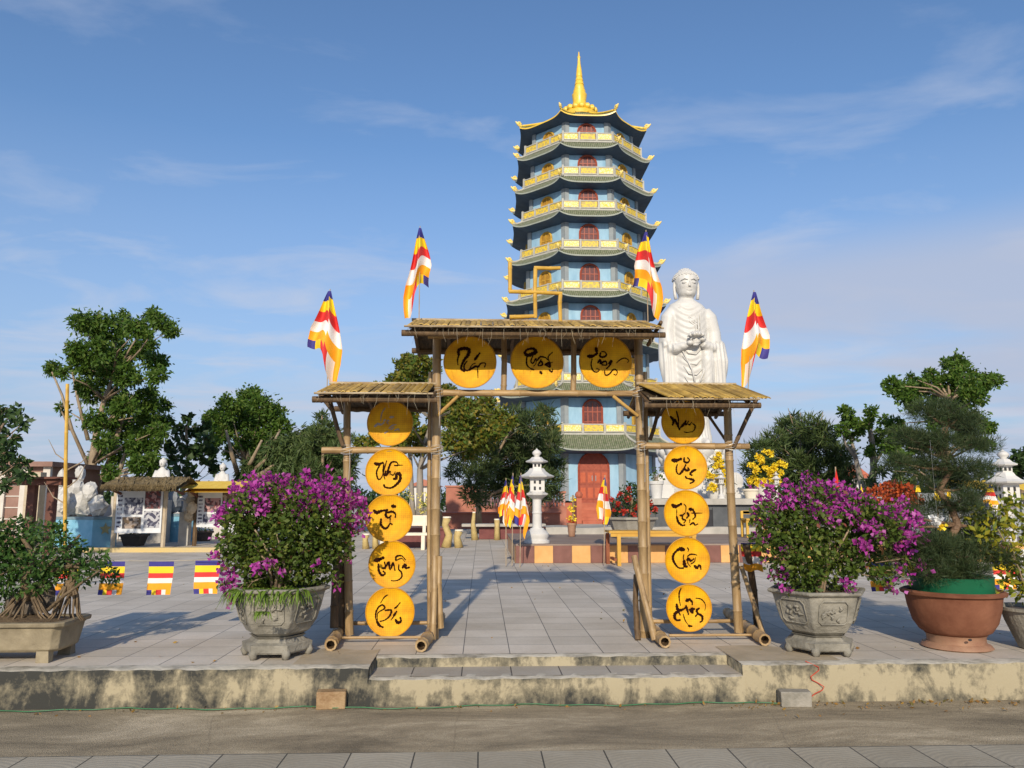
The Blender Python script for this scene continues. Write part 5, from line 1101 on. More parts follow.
pads = [(925,412,22,.0,.45),(958,418,24,-.05,.4),(905,436,22,0,.4),(938,440,24,-.1,.4),(972,444,22,0,.4),(925,462,24,.05,.35),(960,466,24,-.08,.4),(895,462,18,0,.4),(980,468,14,0,.4),(925,484,14,0,.35),(970,487,20,.05,.35),(945,405,12,0,.6),(900,512,22,.05,.32),(930,506,24,.1,.35),(968,508,22,.0,.35),(900,540,26,-.05,.3),(935,530,22,.1,.4),(880,553,20,-.1,.3),(918,556,28,-.15,.33),(955,548,26,-.12,.4),(985,552,26,-.1,.33),(938,574,20,-.2,.35),(965,570,22,-.18,.4),(1005,560,16,-.05,.3),(925,550,24,.15,.5),(965,535,22,.2,.5),(985,525,20,.15,.5),(890,525,16,.1,.5),(945,480,20,.15,.5),(920,440,16,.15,.5),(965,430,16,.15,.5),(895,572,14,-.1,.4),(935,545,24,-.3,.45),(962,498,16,-.2,.4),(925,565,22,-.25,.5),(960,566,22,-.25,.5)]
for p in pads:
    q = at(p[0],p[1],Yq+p[3]); k0 = min(tr_, key=lambda v: abs(v.z-(q.z-.06))); b.tube([k0, k0.lerp(q,.5)+Vector((0,0,-.02)), q], [.018,.012,.005], 6)
b.build('trunk', mat('pine_bark',(.12,.07,.04),c2=(.26,.16,.095),sc=9,bump=1), pn, smooth=True)
P, D = clumpset([(p[0]+dx_,p[1]+dy_,p[2]*.9,p[3],p[4]*1.25) for p in pads for dx_,dy_ in ((0,0),(6,4))], Yq, 0, 7500, .1); P2 = np.repeat(P,6,0)+rng.normal(size=(len(P)*6,3))*.006; leafmesh('needles', P2, .07, L_pine, pn, asp=.05, up=.55, jitter=.3, out=np.repeat(D,6,0)*.6)
# ---- grey pot at the right edge with yellow green shrub
base = on(1030,652,PZ); Y = base.y+.15; c = Vector((at(1034,600,Y).x, Y, 0)); zt_ = at(1020,610,Y-.2).z; H = zt_-PZ
t = thing('round_grey_pot', 'round weathered grey pot cut by the right edge of the photo', 'flower pot', (c.x,Y,PZ))
MB().lathe([(.13,PZ),(.15,PZ+.01),(.19,PZ+H*.3),(.24,PZ+H*.65),(.265,PZ+H*.9),(.30,PZ+H*.93),(.30,PZ+H),(.27,PZ+H),(.25,PZ+H*.9)], 36, c, capt=False).build('bowl', M_pot, t, smooth='auto')
MB().lathe([(.001,zt_-.02),(.26,zt_-.03)], 24, c, capb=False, capt=False).build('soil', M_soil, t)
pl = thing('yellow_leaved_shrub', 'upright shrub with yellow and green leaves in the round grey pot', 'shrub', (c.x,Y,zt_-.03))
b = MB()
for i in range(14):
    q = at(random.uniform(985,1050), random.uniform(500,560), Y+random.uniform(-.15,.15)); b.tube([c+Vector((random.uniform(-.05,.05),0,zt_-.03)), (c+Vector((0,0,zt_))).lerp(q,.5)+Vector((random.uniform(-.03,.03),0,0)), q], [.01,.008,.004], 5)
b.build('stem', M_bark, pl, smooth=True)
P, D = clumpset([(975,515,10),(990,525,14),(1005,512,13),(1018,530,14),(1000,545,15),(985,545,10),(1020,555,14),(1008,565,12),(1035,520,16),(1040,550,18),(1015,500,10),(980,535,8),(1015,585,14),(1030,585,14),(990,560,7),(1000,590,7)], Y, .12, 5200, .2)
leafmesh('foliage', P, .065, L_crot, pl, asp=.45, out=D*.4)
# ------------------------------------------------ trees
DK = 13.0
def tree(name, label, cat, Y, trunk, clumps, lm, bark, size=.2, dens=60, asp=.5, droop=0, tr=.15, group=None, dy=1.5, shell=.35, flat=.85, limbs=True, seed=1, out=.5, extra=None, up=0):
    global rng; rng = np.random.default_rng(seed); random.seed(seed)
    p0 = at(trunk[0][0], trunk[0][1], Y); p0.z = PZ
    t = thing(name, label, cat, p0, group); path = [p0]+[at(q[0],q[1],Y+random.uniform(-.2,.2)) for q in trunk[1:]]
    b = MB(); n = len(path); b.tube(path, [tr*(1-.75*i/max(1,n-1)) for i in range(n)], 10)
    cl = [(c_[0], c_[1], c_[2], rng.uniform(-dy,dy) if len(c_) < 4 else c_[3]) for c_ in clumps]
    if limbs:
        for c_ in cl:
            q = at(c_[0], c_[1], Y+c_[3]); ks = [v for v in path[1:] if v.z < q.z-.15] or [path[1]]
            k0 = min(ks, key=lambda v: (v-q).length+.3*abs(v.z-q.z)); L_ = (q-k0).length
            m1 = k0.lerp(q,.45)+Vector((random.uniform(-.1,.1)*L_, random.uniform(-.08,.08)*L_, .06*L_)); r0 = tr*.24
            b.tube([k0, m1, q], [r0, r0*.6, r0*.18], 6)
    if extra:
        for pts, r0 in extra: b.tube([at(x,y,Y+d_) for x,y,d_ in pts], [r0*(1-.6*i/(len(pts)-1)) for i in range(len(pts))], 7)
    for c_ in cl:
        q = at(c_[0], c_[1], Y+c_[3]); rr = c_[2]/F*Y
        for j in range(5):
            e_ = Vector(rng.normal(size=3)); e_.normalize(); e_.z = abs(e_.z)*.8+.1; b.tube([q-Vector((0,0,rr*.3)), q+e_*rr*.6+Vector((0,0,rr*.1)), q+e_*rr*1.15], [tr*.07, tr*.05, tr*.02], 3, caps=False)
    b.build('trunk', bark, t, smooth=True)
    # satellite tufts roughen every clump's outline
    full = []
    for c_ in cl:
        full.append(c_)
        for j in range(5):
            a = rng.uniform(0,6.28); full.append((c_[0]+math.cos(a)*c_[2]*.85, c_[1]+math.sin(a)*c_[2]*.8, c_[2]*rng.uniform(.25,.5), c_[3]+rng.uniform(-.5,.5)*c_[2]/F*Y*1.6))
    P, D = clumpset(full, Y, 0, dens, shell, flat)
    P2, D2 = clumpset([(c_[0], c_[1], c_[2]*1.75, c_[3]) for c_ in cl], Y, 0, dens*.085, .05, flat); P = np.concatenate([P,P2]); D = np.concatenate([D,D2*.3])
    leafmesh('crown', P, size, lm, t, asp=asp, droop=droop, up=up, out=D*out)
    return t
LG = leafmat('tree_leaf', [(.055,.12,.018),(.10,.18,.025),(.07,.14,.02),(.16,.22,.04)], .38)
LD = leafmat('dark_tree_leaf', [(.025,.052,.016),(.04,.08,.022),(.06,.10,.03)], .2)
LC = leafmat('casuarina_leaf', [(.05,.085,.025),(.075,.115,.035),(.11,.145,.045)], .2)
LC2 = leafmat('dark_casuarina_leaf', [(.04,.065,.024),(.06,.095,.03),(.10,.125,.04)], .2)
LY = leafmat('autumn_leaf', [(.06,.12,.018),(.14,.17,.025),(.24,.18,.025),(.08,.14,.022),(.18,.20,.035)], .3)
LM = leafmat('mid_leaf', [(.04,.085,.015),(.07,.12,.02),(.12,.13,.03)], .25)
# great tree at the left
tree('broadleaf_tree','tallest tree at the left, bright green tiered crown over several pale limbs','tree',27,[(99,520),(98,490),(92,465),(97,430),(104,400),(112,380)],
 [(80,322,9),(95,325,13),(112,330,14),(138,330,11),(160,322,9),(170,330,7),(75,350,9),(92,352,14),(115,355,14),(142,348,11),(155,362,10),(78,366,9),(100,374,12),(128,375,12),(158,375,8),(92,396,9),(118,398,12),(146,398,11),(163,405,6),(150,415,10),(165,420,6),(94,420,10),(110,418,8),(150,440,12),(134,446,9),(116,455,8),(160,430,8),(98,455,7),(54,369,7),(62,374,5),(63,408,5),(157,468,9),(138,465,8),(124,318,6),(152,315,6),(150,462,8),(120,430,10),(105,440,8),(135,425,10),(126,405,11),(110,472,7),(142,480,7),(84,385,7),(108,362,12)],
 LG, M_barkp, .155, 290, .42, .35, .20, seed=11, dy=2.2, extra=[([(97,490,0),(112,455,.5),(122,420,.5),(128,395,.6)],.12),([(100,490,0),(120,470,-.4),(125,455,-.5),(132,440,-.3)],.11),([(90,470,0),(72,430,-.3),(62,395,-.4),(52,372,-.4)],.07),([(88,440,0),(78,400,0),(70,360,0)],.07),([(70,430,-.3),(62,412,-.3),(60,405,-.3)],.04)])
tree('broadleaf_tree','dark leafed tree reaching in from the left edge above the brown pavilion','tree',17,[(-25,560),(-20,500),(-10,450),(0,430)],
 [(3,412,8),(15,414,7),(22,424,5),(12,438,6),(4,452,9),(20,462,6),(10,472,7),(25,476,5),(-10,430,16),(-14,460,18),(0,485,7)], LD, M_bark, .15, 130, .5, .2, .12, seed=12, dy=.8)
tree('sparse_tree','thin dark tree of sparse round leaves against the sky beside the great left tree','tree',30,[(186,525),(184,490),(188,460),(186,430),(190,415)],
 [(182,428,7),(195,430,6),(176,445,7),(190,448,7),(205,440,6),(170,455,6),(200,455,6),(180,465,7),(210,460,5),(215,470,5),(190,475,6),(172,475,5),(188,418,4),(212,450,4),(205,425,4)], LD, M_bark, .24, 26, .8, 0, .10, seed=13, dy=1)
tree('round_tree','round topped green tree with bare fanning pale limbs behind the yellow roofed stall','tree',33,[(246,530),(244,500),(240,480),(246,462)],
 [(248,400,11),(230,408,11),(262,408,13),(276,412,9),(215,418,9),(240,420,14),(265,425,13),(284,426,8),(222,434,10),(250,440,12),(275,440,11),(210,446,7),(290,444,6),(232,452,7),(262,455,9),(280,456,8),(300,452,6),(222,425,8),(252,393,6)], LG, M_barkp, .155, 250, .5, .1, .22, seed=14, dy=2.4, extra=[([(240,482,-.3),(232,455,-1.5),(226,430,-1.5)],.12),([(240,480,-.3),(252,460,-2),(262,440,-2)],.11),([(242,482,-.3),(265,460,-2.4),(280,430,-2)],.11),([(244,485,-.3),(265,472,-2.6),(285,458,-2.6)],.14)])
tree('weeping_tree','broad weeping green tree directly behind the left bougainvillea','tree',31,[(285,530),(288,490),(290,460),(292,440)],
 [(255,470,12),(275,462,13),(292,448,12),(310,455,12),(262,485,12),(285,480,15),(305,478,15),(322,470,12),(335,480,12),(325,490,10),(300,495,14),(275,497,12),(300,438,8),(245,480,8),(345,492,8),(312,440,11),(334,436,8),(275,447,9),(325,455,12),(345,470,9),(290,465,13)], LC, M_bark, .28, 210, .2, .9, .16, seed=15, dy=1.6, flat=1.15)
tree('conifer','slender casuarina with feathery tip left of the gate roof','tree',29,[(322,535),(322,490),(323,450),(322,415)],
 [(322,418,5),(326,428,7),(317,436,8),(328,442,9),(314,450,9),(336,452,8),(324,460,12),(340,464,9),(312,468,9),(330,475,12),(346,478,8),(352,460,6),(350,440,4),(322,490,12)], LC, M_bark, .22, 230, .17, .0, .10, seed=16, dy=.8, up=.5)
tree('autumn_tree','spreading tree with yellowing leaves and several grey stems behind the left half of the gate','tree',25.5,[(420,538),(420,505),(420,470),(424,445),(432,420)],
 [(405,366,10),(420,362,9),(392,382,7),(410,380,12),(430,372,8),(395,395,8),(425,392,12),(445,395,10),(455,405,11),(470,408,10),(485,402,9),(440,412,13),(460,422,12),(480,420,12),(500,415,8),(408,412,9),(412,432,10),(430,435,9),(455,440,12),(475,438,11),(495,430,9),(400,444,8),(420,450,6),(468,452,7),(385,430,8),(372,440,6),(378,388,5),(510,422,6),(482,445,8),(360,442,5)], LY, M_barkg, .145, 260, .6, .1, .16, seed=17, dy=2.0, extra=[([(416,540,.3),(412,500,.3),(410,450,.5),(408,410,.5)],.11),([(422,540,-.2),(428,500,-.3),(440,450,-.5),(452,425,-.5)],.11),([(425,538,.5),(432,500,.5),(436,450,.5)],.09)])
tree('weeping_tree','dark drooping casuarina behind the white stone lantern','tree',30,[(480,530),(478,500),(488,470),(505,440),(515,425)],
 [(545,412,6),(490,425,10),(515,418,9),(530,425,10),(548,428,9),(475,440,10),(500,440,14),(525,445,14),(550,445,11),(462,455,9),(485,460,13),(512,462,15),(540,463,13),(558,465,6),(455,470,7),(475,478,10),(498,482,12),(520,482,12),(545,482,11),(558,482,5),(470,492,7),(535,496,9),(555,497,5),(480,500,6),(465,425,5)], LC2, M_bark, .32, 170, .13, .0, .12, seed=18, dy=1.8, out=.8, up=.35)
tree('weeping_tree','dense dark casuarina mound with twiggy top right of the statue','tree',32,[(800,530),(800,500),(800,470),(800,440)],
 [(775,440,10),(790,432,11),(808,430,12),(825,436,10),(760,452,10),(780,452,14),(800,450,15),(822,452,14),(842,455,10),(755,470,11),(775,470,14),(800,470,16),(825,472,14),(846,472,10),(760,488,11),(785,488,13),(812,488,13),(838,488,12),(795,420,5),(782,424,4),(818,424,4)], LC, M_bark, .32, 170, .13, .0, .14, seed=19, dy=2, out=.8, up=.35, extra=[([(800,440,0),(793,425,0),(788,408,0)],.03),([(800,440,0),(802,425,0),(800,412,0)],.03),([(815,440,0),(820,425,0),(823,412,0)],.03),([(808,440,0),(798,422,0),(790,415,0)],.025)])
tree('pollard_tree','pollarded tree with two knobbly pale stems and small leaf tufts right of the dark mound','tree',29,[(866,535),(866,505),(862,485),(856,460),(850,435)],
 [(846,412,6),(850,420,6),(842,430,6),(852,436,5),(860,430,5),(870,412,6),(868,424,5),(884,420,5),(878,436,7),(890,430,6),(886,446,6),(872,450,6),(895,442,6),(898,455,6),(858,425,4)], LG, M_barkg, .15, 220, .55, .1, .20, seed=20, dy=.8, limbs=False, extra=[([(868,500,0),(874,470,0),(872,440,0),(868,420,0)],.17),([(852,440,0),(846,425,0),(845,412,0)],.09),([(856,458,0),(846,445,0),(842,432,0)],.07),([(874,465,0),(886,445,0),(890,430,0)],.07),([(871,440,0),(870,425,0),(870,412,0)],.09)])
tree('broadleaf_tree','tall broadleaf tree with lobed crown behind the pine bonsai','tree',26,[(945,540),(945,500),(946,460),(944,425),(950,400)],
 [(955,364,10),(964,376,11),(948,384,11),(970,386,11),(984,380,9),(996,380,6),(905,390,11),(893,385,8),(918,392,10),(930,383,8),(912,402,9),(940,400,12),(960,402,11),(980,398,7),(955,418,11),(975,420,9),(988,428,6),(935,420,9),(895,424,7),(905,436,8),(890,445,7),(918,445,9),(965,436,10),(985,444,7),(900,458,8),(935,440,10),(930,372,4),(912,378,4)], LG, M_bark, .145, 280, .5, .1, .2, seed=21, dy=1.6)
tree('broadleaf_tree','small dark tree cut by the right edge behind the tall white lantern','tree',30,[(1022,530),(1022,490),(1021,465)],
 [(1012,464,7),(1020,456,7),(1030,460,9),(1014,474,6),(1026,474,9),(1040,468,10)], LD, M_bark, .22, 90, .5, .1, .12, seed=22, dy=1)
tree('conifer','dark low evergreen behind the pine at the right, left of the yellow awning','tree',27,[(930,535),(930,500),(930,480)],
 [(905,475,9),(925,470,10),(945,475,9),(960,478,8),(915,490,9),(935,492,10),(895,488,7),(880,470,6),(870,484,6),(985,476,6)], LC, M_bark, .24, 190, .2, .2, .1, seed=23, dy=.8)
DK = 1.0
# far low tree line closing the horizon behind everything
rng = np.random.default_rng(40); random.seed(40)
fw = thing('far_tree_line', 'low far belt of trees along the horizon', 'trees', (0,95,0)); fw['kind'] = 'stuff'
P = []
for i in range(150):
    x = -95+190*i/149; p, d = cloud((x, 92+rng.uniform(-5,5), rng.uniform(.8,1.7)), rng.uniform(1.4,2.6), 110, .3, (1.2,1,.75)); P.append(p)
leafmesh('foliage', np.concatenate(P), .6, LD, fw, asp=.7, kind='stuff')
DK = 3.0
# ------------------------------------------------ left side: stalls, blue blocks, pavilion
random.seed(50); rng = np.random.default_rng(50)
M_bluep = mat('blue_tile', (.15,.38,.52), c2=(.24,.48,.62), sc=3, rough=.5); M_bluet = mat('block_trim', (.16,.24,.28), sc=3)
M_rock = mat('pale_rock', (.42,.41,.38), c2=(.64,.62,.58), sc=4, bump=.8, bsc=12)
M_grass = mat('dry_thatch', (.30,.22,.10), c2=(.14,.10,.05), sc=26, stretch=(3,.5,1), bump=.8); M_yroof = mat('yellow_strip_roof', (.72,.46,.05), c2=(.80,.55,.09), stretch=(5,1,1), sc=2)
M_board = mat('banner_white', (.60,.62,.64), c2=(.68,.70,.72)); M_timber = mat('dark_timber', (.10,.035,.025), c2=(.15,.06,.04), stretch=(1,1,.2))
M_ykerb = mat('yellow_kerb', (.58,.42,.14), c2=(.50,.40,.22), sc=1.5)
def photo(name, c1, c2, c3, sc):
    m, t, b, N, L = nmat(name); tc = N('ShaderNodeTexCoord'); v = N('ShaderNodeTexVoronoi'); v.inputs['Scale'].default_value = sc; L(tc.outputs['Object'], v.inputs[0])
    r = N('ShaderNodeValToRGB'); r.color_ramp.interpolation = 'CONSTANT'; cr = r.color_ramp; cr.elements[0].color = rgba(c1); cr.elements[1].position = .6; cr.elements[1].color = rgba(c3); e = cr.elements.new(.35); e.color = rgba(c2)
    sx = N('ShaderNodeSeparateXYZ'); L(v.outputs['Color'], sx.inputs[0]); L(sx.outputs[0], r.inputs[0]); L(r.outputs[0], b.inputs['Base Color']); return m
PH = [photo('photo_grey', (.04,.04,.08),(.14,.15,.2),(.42,.42,.45), 15), photo('photo_red', (.14,.03,.03),(.06,.04,.05),(.36,.2,.2), 16), photo('photo_brown', (.14,.09,.05),(.05,.04,.04),(.34,.27,.22), 15)]
def block(px0, pxc, px1, pt, pb, label, Y=None):
    c = on(pxc, pb, PZ); Y = c.y; zt = at(pxc, pt, Y).z; A = Vector((at(px0,pb,Y+.35).x, Y+.35, 0)); C = Vector((at(px1,pb,Y+.55).x, Y+.55, 0)); B_ = Vector((c.x, Y, 0)); Dd = A+C-B_
    t = thing('blue_pedestal', label, 'pedestal', c, 'blue tiled pedestals under white sculptures')
    def pr(m, z0, z1, g=0):
        ctr = (A+C)/2; q = [ctr+(p-ctr)*(1+g) for p in (A,B_,C,Dd)]; b = MB(); b.add([(p.x,p.y,z0) for p in q]+[(p.x,p.y,z1) for p in q], [(0,1,5,4),(1,2,6,5),(2,3,7,6),(3,0,4,7),(4,5,6,7),(3,2,1,0)]); return b
    pr(0,PZ,zt-.07).build('block', M_bluep, t); pr(0,zt-.07,zt,.05).build('top_slab', M_bluet, t)
    return t, (A+C)/2, zt, A, B_, C
t, cc, zt, A, B_, C = block(53,91,116,517,548,'blue pedestal nearest the yellow pole, carrying white rockwork')
M_star = mat('star_mark', (.34,.33,.18)); q = (B_+C)/2; d = (C-B_).normalized(); nrm = Vector((d.y,-d.x,0)); b = MB(); ct = q+nrm*.012+Vector((0,0,(PZ+zt)/2+.08))
b.prism([(math.cos(i*math.pi/5+math.pi/2)*(.17 if i%2==0 else .08), math.sin(i*math.pi/5+math.pi/2)*(.17 if i%2==0 else .08)) for i in range(10)], ct, d, (0,0,1), nrm, .008); b.build('star_emblem', M_star, t)
s_t, s_c, s_z = t, cc, zt
def rocks(label, lst, Y, z0, m=M_rock, name='rockwork', cat='sculpture', seed=1):
    random.seed(seed); p = at(lst[0][0], 500, Y); p.z = z0; t = thing(name, label, cat, p); b = MB()
    for (px, py, r, ez) in lst:
        c = at(px,py,Y+random.uniform(-.3,.3)); rr = r/F*Y; n0 = b.n; b.ball(c, rr, 9, 7, e=(1,.9,ez))
        for i in range(n0, b.n): v = b.v[i]; b.v[i] = (v[0]+random.uniform(-.1,.1)*rr*1.6, v[1]+random.uniform(-.1,.1)*rr, max(z0,v[2]+random.uniform(-.1,.1)*rr*1.6))
    b.build('rock_mass', m, t); return t
rocks('heap of white grotto rockwork on the blue pedestal by the yellow pole', [(82,505,12,1.1),(98,506,9,1.1),(76,490,8,1.5),(70,508,8,1),(90,492,7,1.4),(80,474,5,1.6),(62,500,7,1.8),(62,478,4,2.2)], s_c.y, s_z, seed=2)
t2, cc2, zt2, *_ = block(140,178,196,514,542,'blue pedestal half hidden behind the thatched notice board')
rocks('grey rockwork on the blue pedestal behind the notice board', [(172,503,9,1.2),(182,505,7,1),(165,507,7,1)], cc2.y, zt2, mat('grey_rock',(.16,.17,.18),c2=(.26,.27,.28),sc=4,bump=.7), seed=3)
M_tan0 = mat('plinth_stone', (.36,.34,.31), c2=(.46,.44,.4), bump=.3)
def figure(px, py0, py1, Y, label, seated=False, m=M_white):
    p = at(px,py1,Y); h = at(px,py0,Y).z-p.z; t = thing('white_figure', label, 'statue', p, 'small white statues behind the stalls'); b = MB()
    w_ = .19 if not seated else .40
    b.lathe([(w_*h*.9,0),(w_*h,.04*h),(w_*h*.8,.2*h),(w_*h*.7,.45*h),(w_*h*.75,.62*h),(w_*h*.62,.72*h),(w_*h*.25,.79*h),(w_*h*.22,.82*h)], 14, p, ey=.75)
    for s_ in (-1,1): b.tube([p+Vector((s_*w_*h*.6,0,.7*h)), p+Vector((s_*w_*h*.85,-.05*h,.52*h)), p+Vector((s_*w_*h*.2,-w_*h*.75,.5*h))], [.07*h,.065*h,.04*h], 8)
    b.build('robe', m, t, smooth=True)
    if p.z > PZ+.05: MB().box((p.x,p.y,(PZ+p.z)/2), (w_*h*2.2,w_*h*1.9,p.z-PZ)).build('plinth', M_tan0, t)
    hd = MB(); hd.ball(p+Vector((0,-.01*h,.89*h)), .085*h, 12, 9, e=(.88,1,1.15)); hd.tube([p+Vector((0,-.09*h,.905*h)), p+Vector((0,-.115*h,.875*h))], .014*h, 5)
    hd = hd.build('head', m, t, smooth=True)
    hr_ = MB(); hr_.ball(p+Vector((0,.02*h,.93*h)), .095*h, 12, 7, e=(1,1,.85)); hr_.ball(p+Vector((0,.02*h,1.0*h)), .04*h, 8, 5); hr_.build('hair', m, hd, smooth=True)
    return t
figure(160.5,459,500,24,'white standing figure just above the thatched notice board roof')
figure(124,469,498,27,'tiny white figure left of the standing one, above the thatched roof')
figure(45,462,474,24,'small white figure second from left on the brown pavilion roof')
figure(24,458,474,24,'small white figure nearest the left edge above the brown pavilion')
figure(221,464,500,27,'white figure partly hidden behind the yellow roofed stall')
figure(186,489,512,22.5,'white hooded figure standing between the two notice boards')
figure(62,448+30,500+6,22.6,'white statue behind the yellow pole beside the rockwork')
figure(8,463,474,24.4,'white figure at the very left edge above the brown pavilion')
M_tan = mat('tan_stone', (.42,.33,.22), c2=(.52,.44,.32), bump=.4)
rocks('tall tan rock pillar beside the yellow roofed notice board', [(192,492,4,1.3),(191,500,5,1.2),(192,508,5,1.2),(190,515,6,1.1)], 22.3, PZ, M_tan, 'rock_pillar', 'rock', 4)
# notice boards with little roofs
def board(px0, px1, pt, pb, Y, label, roofm, rl, rr, rt, rb, over, yellow=False, lab2=''):
    p = at((px0+px1)/2, pb, Y); p.z = PZ; t = thing('notice_board', label, 'notice board', p, 'roofed photo notice boards')
    x0, x1 = at(px0,500,Y).x, at(px1,500,Y).x; z0, z1 = at(px0,pb,Y).z, at(px0,pt,Y).z
    pn_ = MB().box(((x0+x1)/2, Y, (z0+z1)/2), (x1-x0,.05,z1-z0)).build('panel', M_board, t)
    W, Hh = x1-x0, z1-z0
    for i, (u0,u1,v0,v1) in enumerate(((.18,.58,.42,.80),(.62,.96,.55,.95),(.16,.56,.10,.36),(.62,.96,.12,.50))):
        MB().box((x0+W*(u0+u1)/2, Y-.03, z0+Hh*(v0+v1)/2), (W*(u1-u0),.012,Hh*(v1-v0))).build('photograph', PH[(i+yellow)%3], pn_)
    b = MB()
    for i in range(8): b.box((x0+W*.08, Y-.028, z0+Hh*(.14+.1*i)), (W*.1,.008,Hh*.05))
    b.build('caption_strip', PH[0], pn_)
    for x in (x0-.05, x1+.05): MB().tube([(x,Y+.05,PZ),(x,Y+.05,z1+.3)], .06, 7).build('post', M_tan if not yellow else M_bamd, t)
    X0, X1 = at(rl,480,Y-over).x, at(rr,480,Y-over).x; zr, ze = at(150,rt,Y).z, at(150,rb,Y-over).z
    def f1(u,v): return (X0+(X1-X0)*u+random.uniform(-.03,.03)*(not yellow), Y+.1-(over+.1)*v, zr+(ze-zr)*v+random.uniform(-.035,.035)*(not yellow))
    def f2(u,v): return (X0+(X1-X0)*u, Y+.1+(over)*v, zr+(ze-zr)*v)
    def f3(u,v): return (X0+.02+(X1-X0-.04)*u, Y+.1-(over)*v, zr-.10+(ze-zr)*v)
    b = MB(); b.grid(f1, 60 if not yellow else 30, 8); b.grid(f2, 10, 2); b.grid(f3, 10, 2); rf = b.build('roof', roofm, t)
    if not yellow:
        b = MB()
        for i in range(260):
            x = random.uniform(X0,X1); l = random.uniform(.08,.2); b.tube([(x,Y-over+.08,ze+.06),(x+random.uniform(-.04,.04),Y-over-.06,ze-l*.6)], [.014,.004], 3)
        b.build('thatch_fringe', M_grass, rf)
    b = MB()
    for x in (X0+.15,X1-.15): b.tube([(x,Y+.05,zr-.45),(x,Y-over*.8,ze-.04)], .035, 6)
    b.build('bracket', M_timber, t)
board(117,163,489,533,21.2,'white board of photographs under a shaggy thatched roof',M_grass,100,176,477,487,.9)
board(198,238,491,527,22.2,'faded board of photographs under a bright yellow slatted roof',M_yroof,181,240,481,488.5,.9,True)
# yellow kerb, pole, dark pots
p = on(100,552.5,PZ); b = MB(); b.box(((at(-60,550,p.y).x+at(222,550,p.y).x)/2, p.y+.09, PZ+.055), (at(222,550,p.y).x-at(-60,550,p.y).x,.18,.11)); b.build('yellow_kerb', M_ykerb, kind='structure')
p = at(67,560,12.0); p.z = PZ; t = thing('bamboo_pole', 'tall yellow bamboo pole standing behind the left bonsai', 'pole', p)
MB().bamboo(p, at(67.5,384,12), .028, node=.42).build('cane', [M_bamy, M_hole], t, smooth='auto')
b = MB()
for a, z in ((-.5,462),(.6,470),(-.6,505),(.4,488)): q = at(67,z,12); b.tube([q, q+Vector((a*.35,0,.12)), q+Vector((a*.6,0,.34))], [.012,.008,.003], 5)
b.build('twig', M_barkp, t)
def smallpot(px, pyb, pyt, wpx, label, m, leaf=None, lr=None, square=False, pm=None, z=PZ, Y=None, leafn=900, ls=.09, cat='flower pot', grp=None, two=None, plab='potted plant'):
    p = on(px, pyb, z) if Y is None else Vector((at(px,pyb,Y).x, Y, z)); Y = p.y+.05; h = at(px,pyt,Y).z-z; r = wpx/2/F*Y
    t = thing('plant_pot', label, cat, (p.x,Y,z), grp); n = 4 if square else 20; q = 1.38 if square else 1
    MB().lathe([(r*.7*q,z+.002),(r*.95*q,z+h*.8),(r*1.08*q,z+h*.82),(r*1.08*q,z+h),(r*.9*q,z+h),(r*.88*q,z+h*.9)], n, (p.x,Y,0), a0=math.pi/4).build('vessel', m, t, smooth=False if square else 'auto')
    if leaf is not None:
        pl = thing('potted_shrub', plab, 'plant', (p.x,Y,z+h*.9)); b = MB()
        for i in range(5): a = i*1.3; b.tube([(p.x,Y,z+h*.8),(p.x+math.cos(a)*lr[0]*.3/F*Y, Y+math.sin(a)*.1, at(px,lr[2],Y).z)], [.015,.006], 5)
        b.build('stem', M_bark, pl)
        P, D = clumpset([(px+lr[3] if len(lr) > 3 else px, lr[2], lr[0], 0, lr[1]/lr[0])]*1, Y, 0, leafn, .35); leafmesh('foliage', P, ls, leaf, pl, asp=.55)
        if two is not None:
            P, D = clumpset([(px+lr[3] if len(lr) > 3 else px, lr[2]-lr[1]*.1, lr[0]*1.02, -.02, lr[1]/lr[0])], Y, 0, two[1], .75); leafmesh('blossom', P, ls*two[2], two[0], pl, asp=.8)
smallpot(133,546,534,20,'dark square pot in front of the thatched notice board',mat('dark_pot',(.05,.045,.04)),LM,(9,6,529),True,leafn=160,plab='sparse low plant in the dark square pot')
smallpot(203,541,531,17,'dark bowl in front of the yellow roofed notice board',mat('dark_bowl',(.09,.06,.045)),LM,(10,5,530),False,leafn=200,plab='dark bushy plant in the bowl before the yellow roofed board')
# brown pavilion at the far left
Yv = 23.0; M_brownw = mat('brown_render', (.22,.12,.09), c2=(.30,.18,.14), sc=2); M_pil = mat('pale_pilaster', (.55,.50,.44), c2=(.62,.58,.52))
x0, x1 = at(-60,500,Yv).x, at(47,500,Yv).x; zt_ = at(20,466,Yv).z
t = thing('brown_pavilion', 'flat roofed brown rendered building with pale pilasters at the far left', 'building', ((x0+x1)/2, Yv, PZ))
MB().box(((x0+x1)/2, Yv+1.5, (PZ+zt_)/2), (x1-x0, 3, zt_-PZ)).build('wall', M_brownw, t)
MB().box(((x0+x1)/2, Yv+1.45, zt_+.05), (x1-x0+.4, 3.4, .14)).build('roof', M_brownw, t)
for px in (-30,2,24,46): MB().box((at(px,500,Yv).x, Yv-.03, (PZ+zt_)/2), (.2,.12,zt_-PZ-.01)).build('pilaster', M_pil, t)
b = MB()
for z in range(6): b.box(((x0+x1)/2, Yv-.012, PZ+.4+z*.32), (x1-x0-.1,.03,.03))
b.build('moulding', M_pil, t)
Yv = 19.0; t = thing('timber_gate_frame', 'dark red timber gate frame with overhanging beam before the brown pavilion', 'gate frame', (at(40,500,Yv).x, Yv, PZ))
za = at(40,485,Yv).z
for px in (32,52): MB().box((at(px,500,Yv).x, Yv, (PZ+za)/2), (.17,.17,za-PZ)).build('post', M_timber, t)
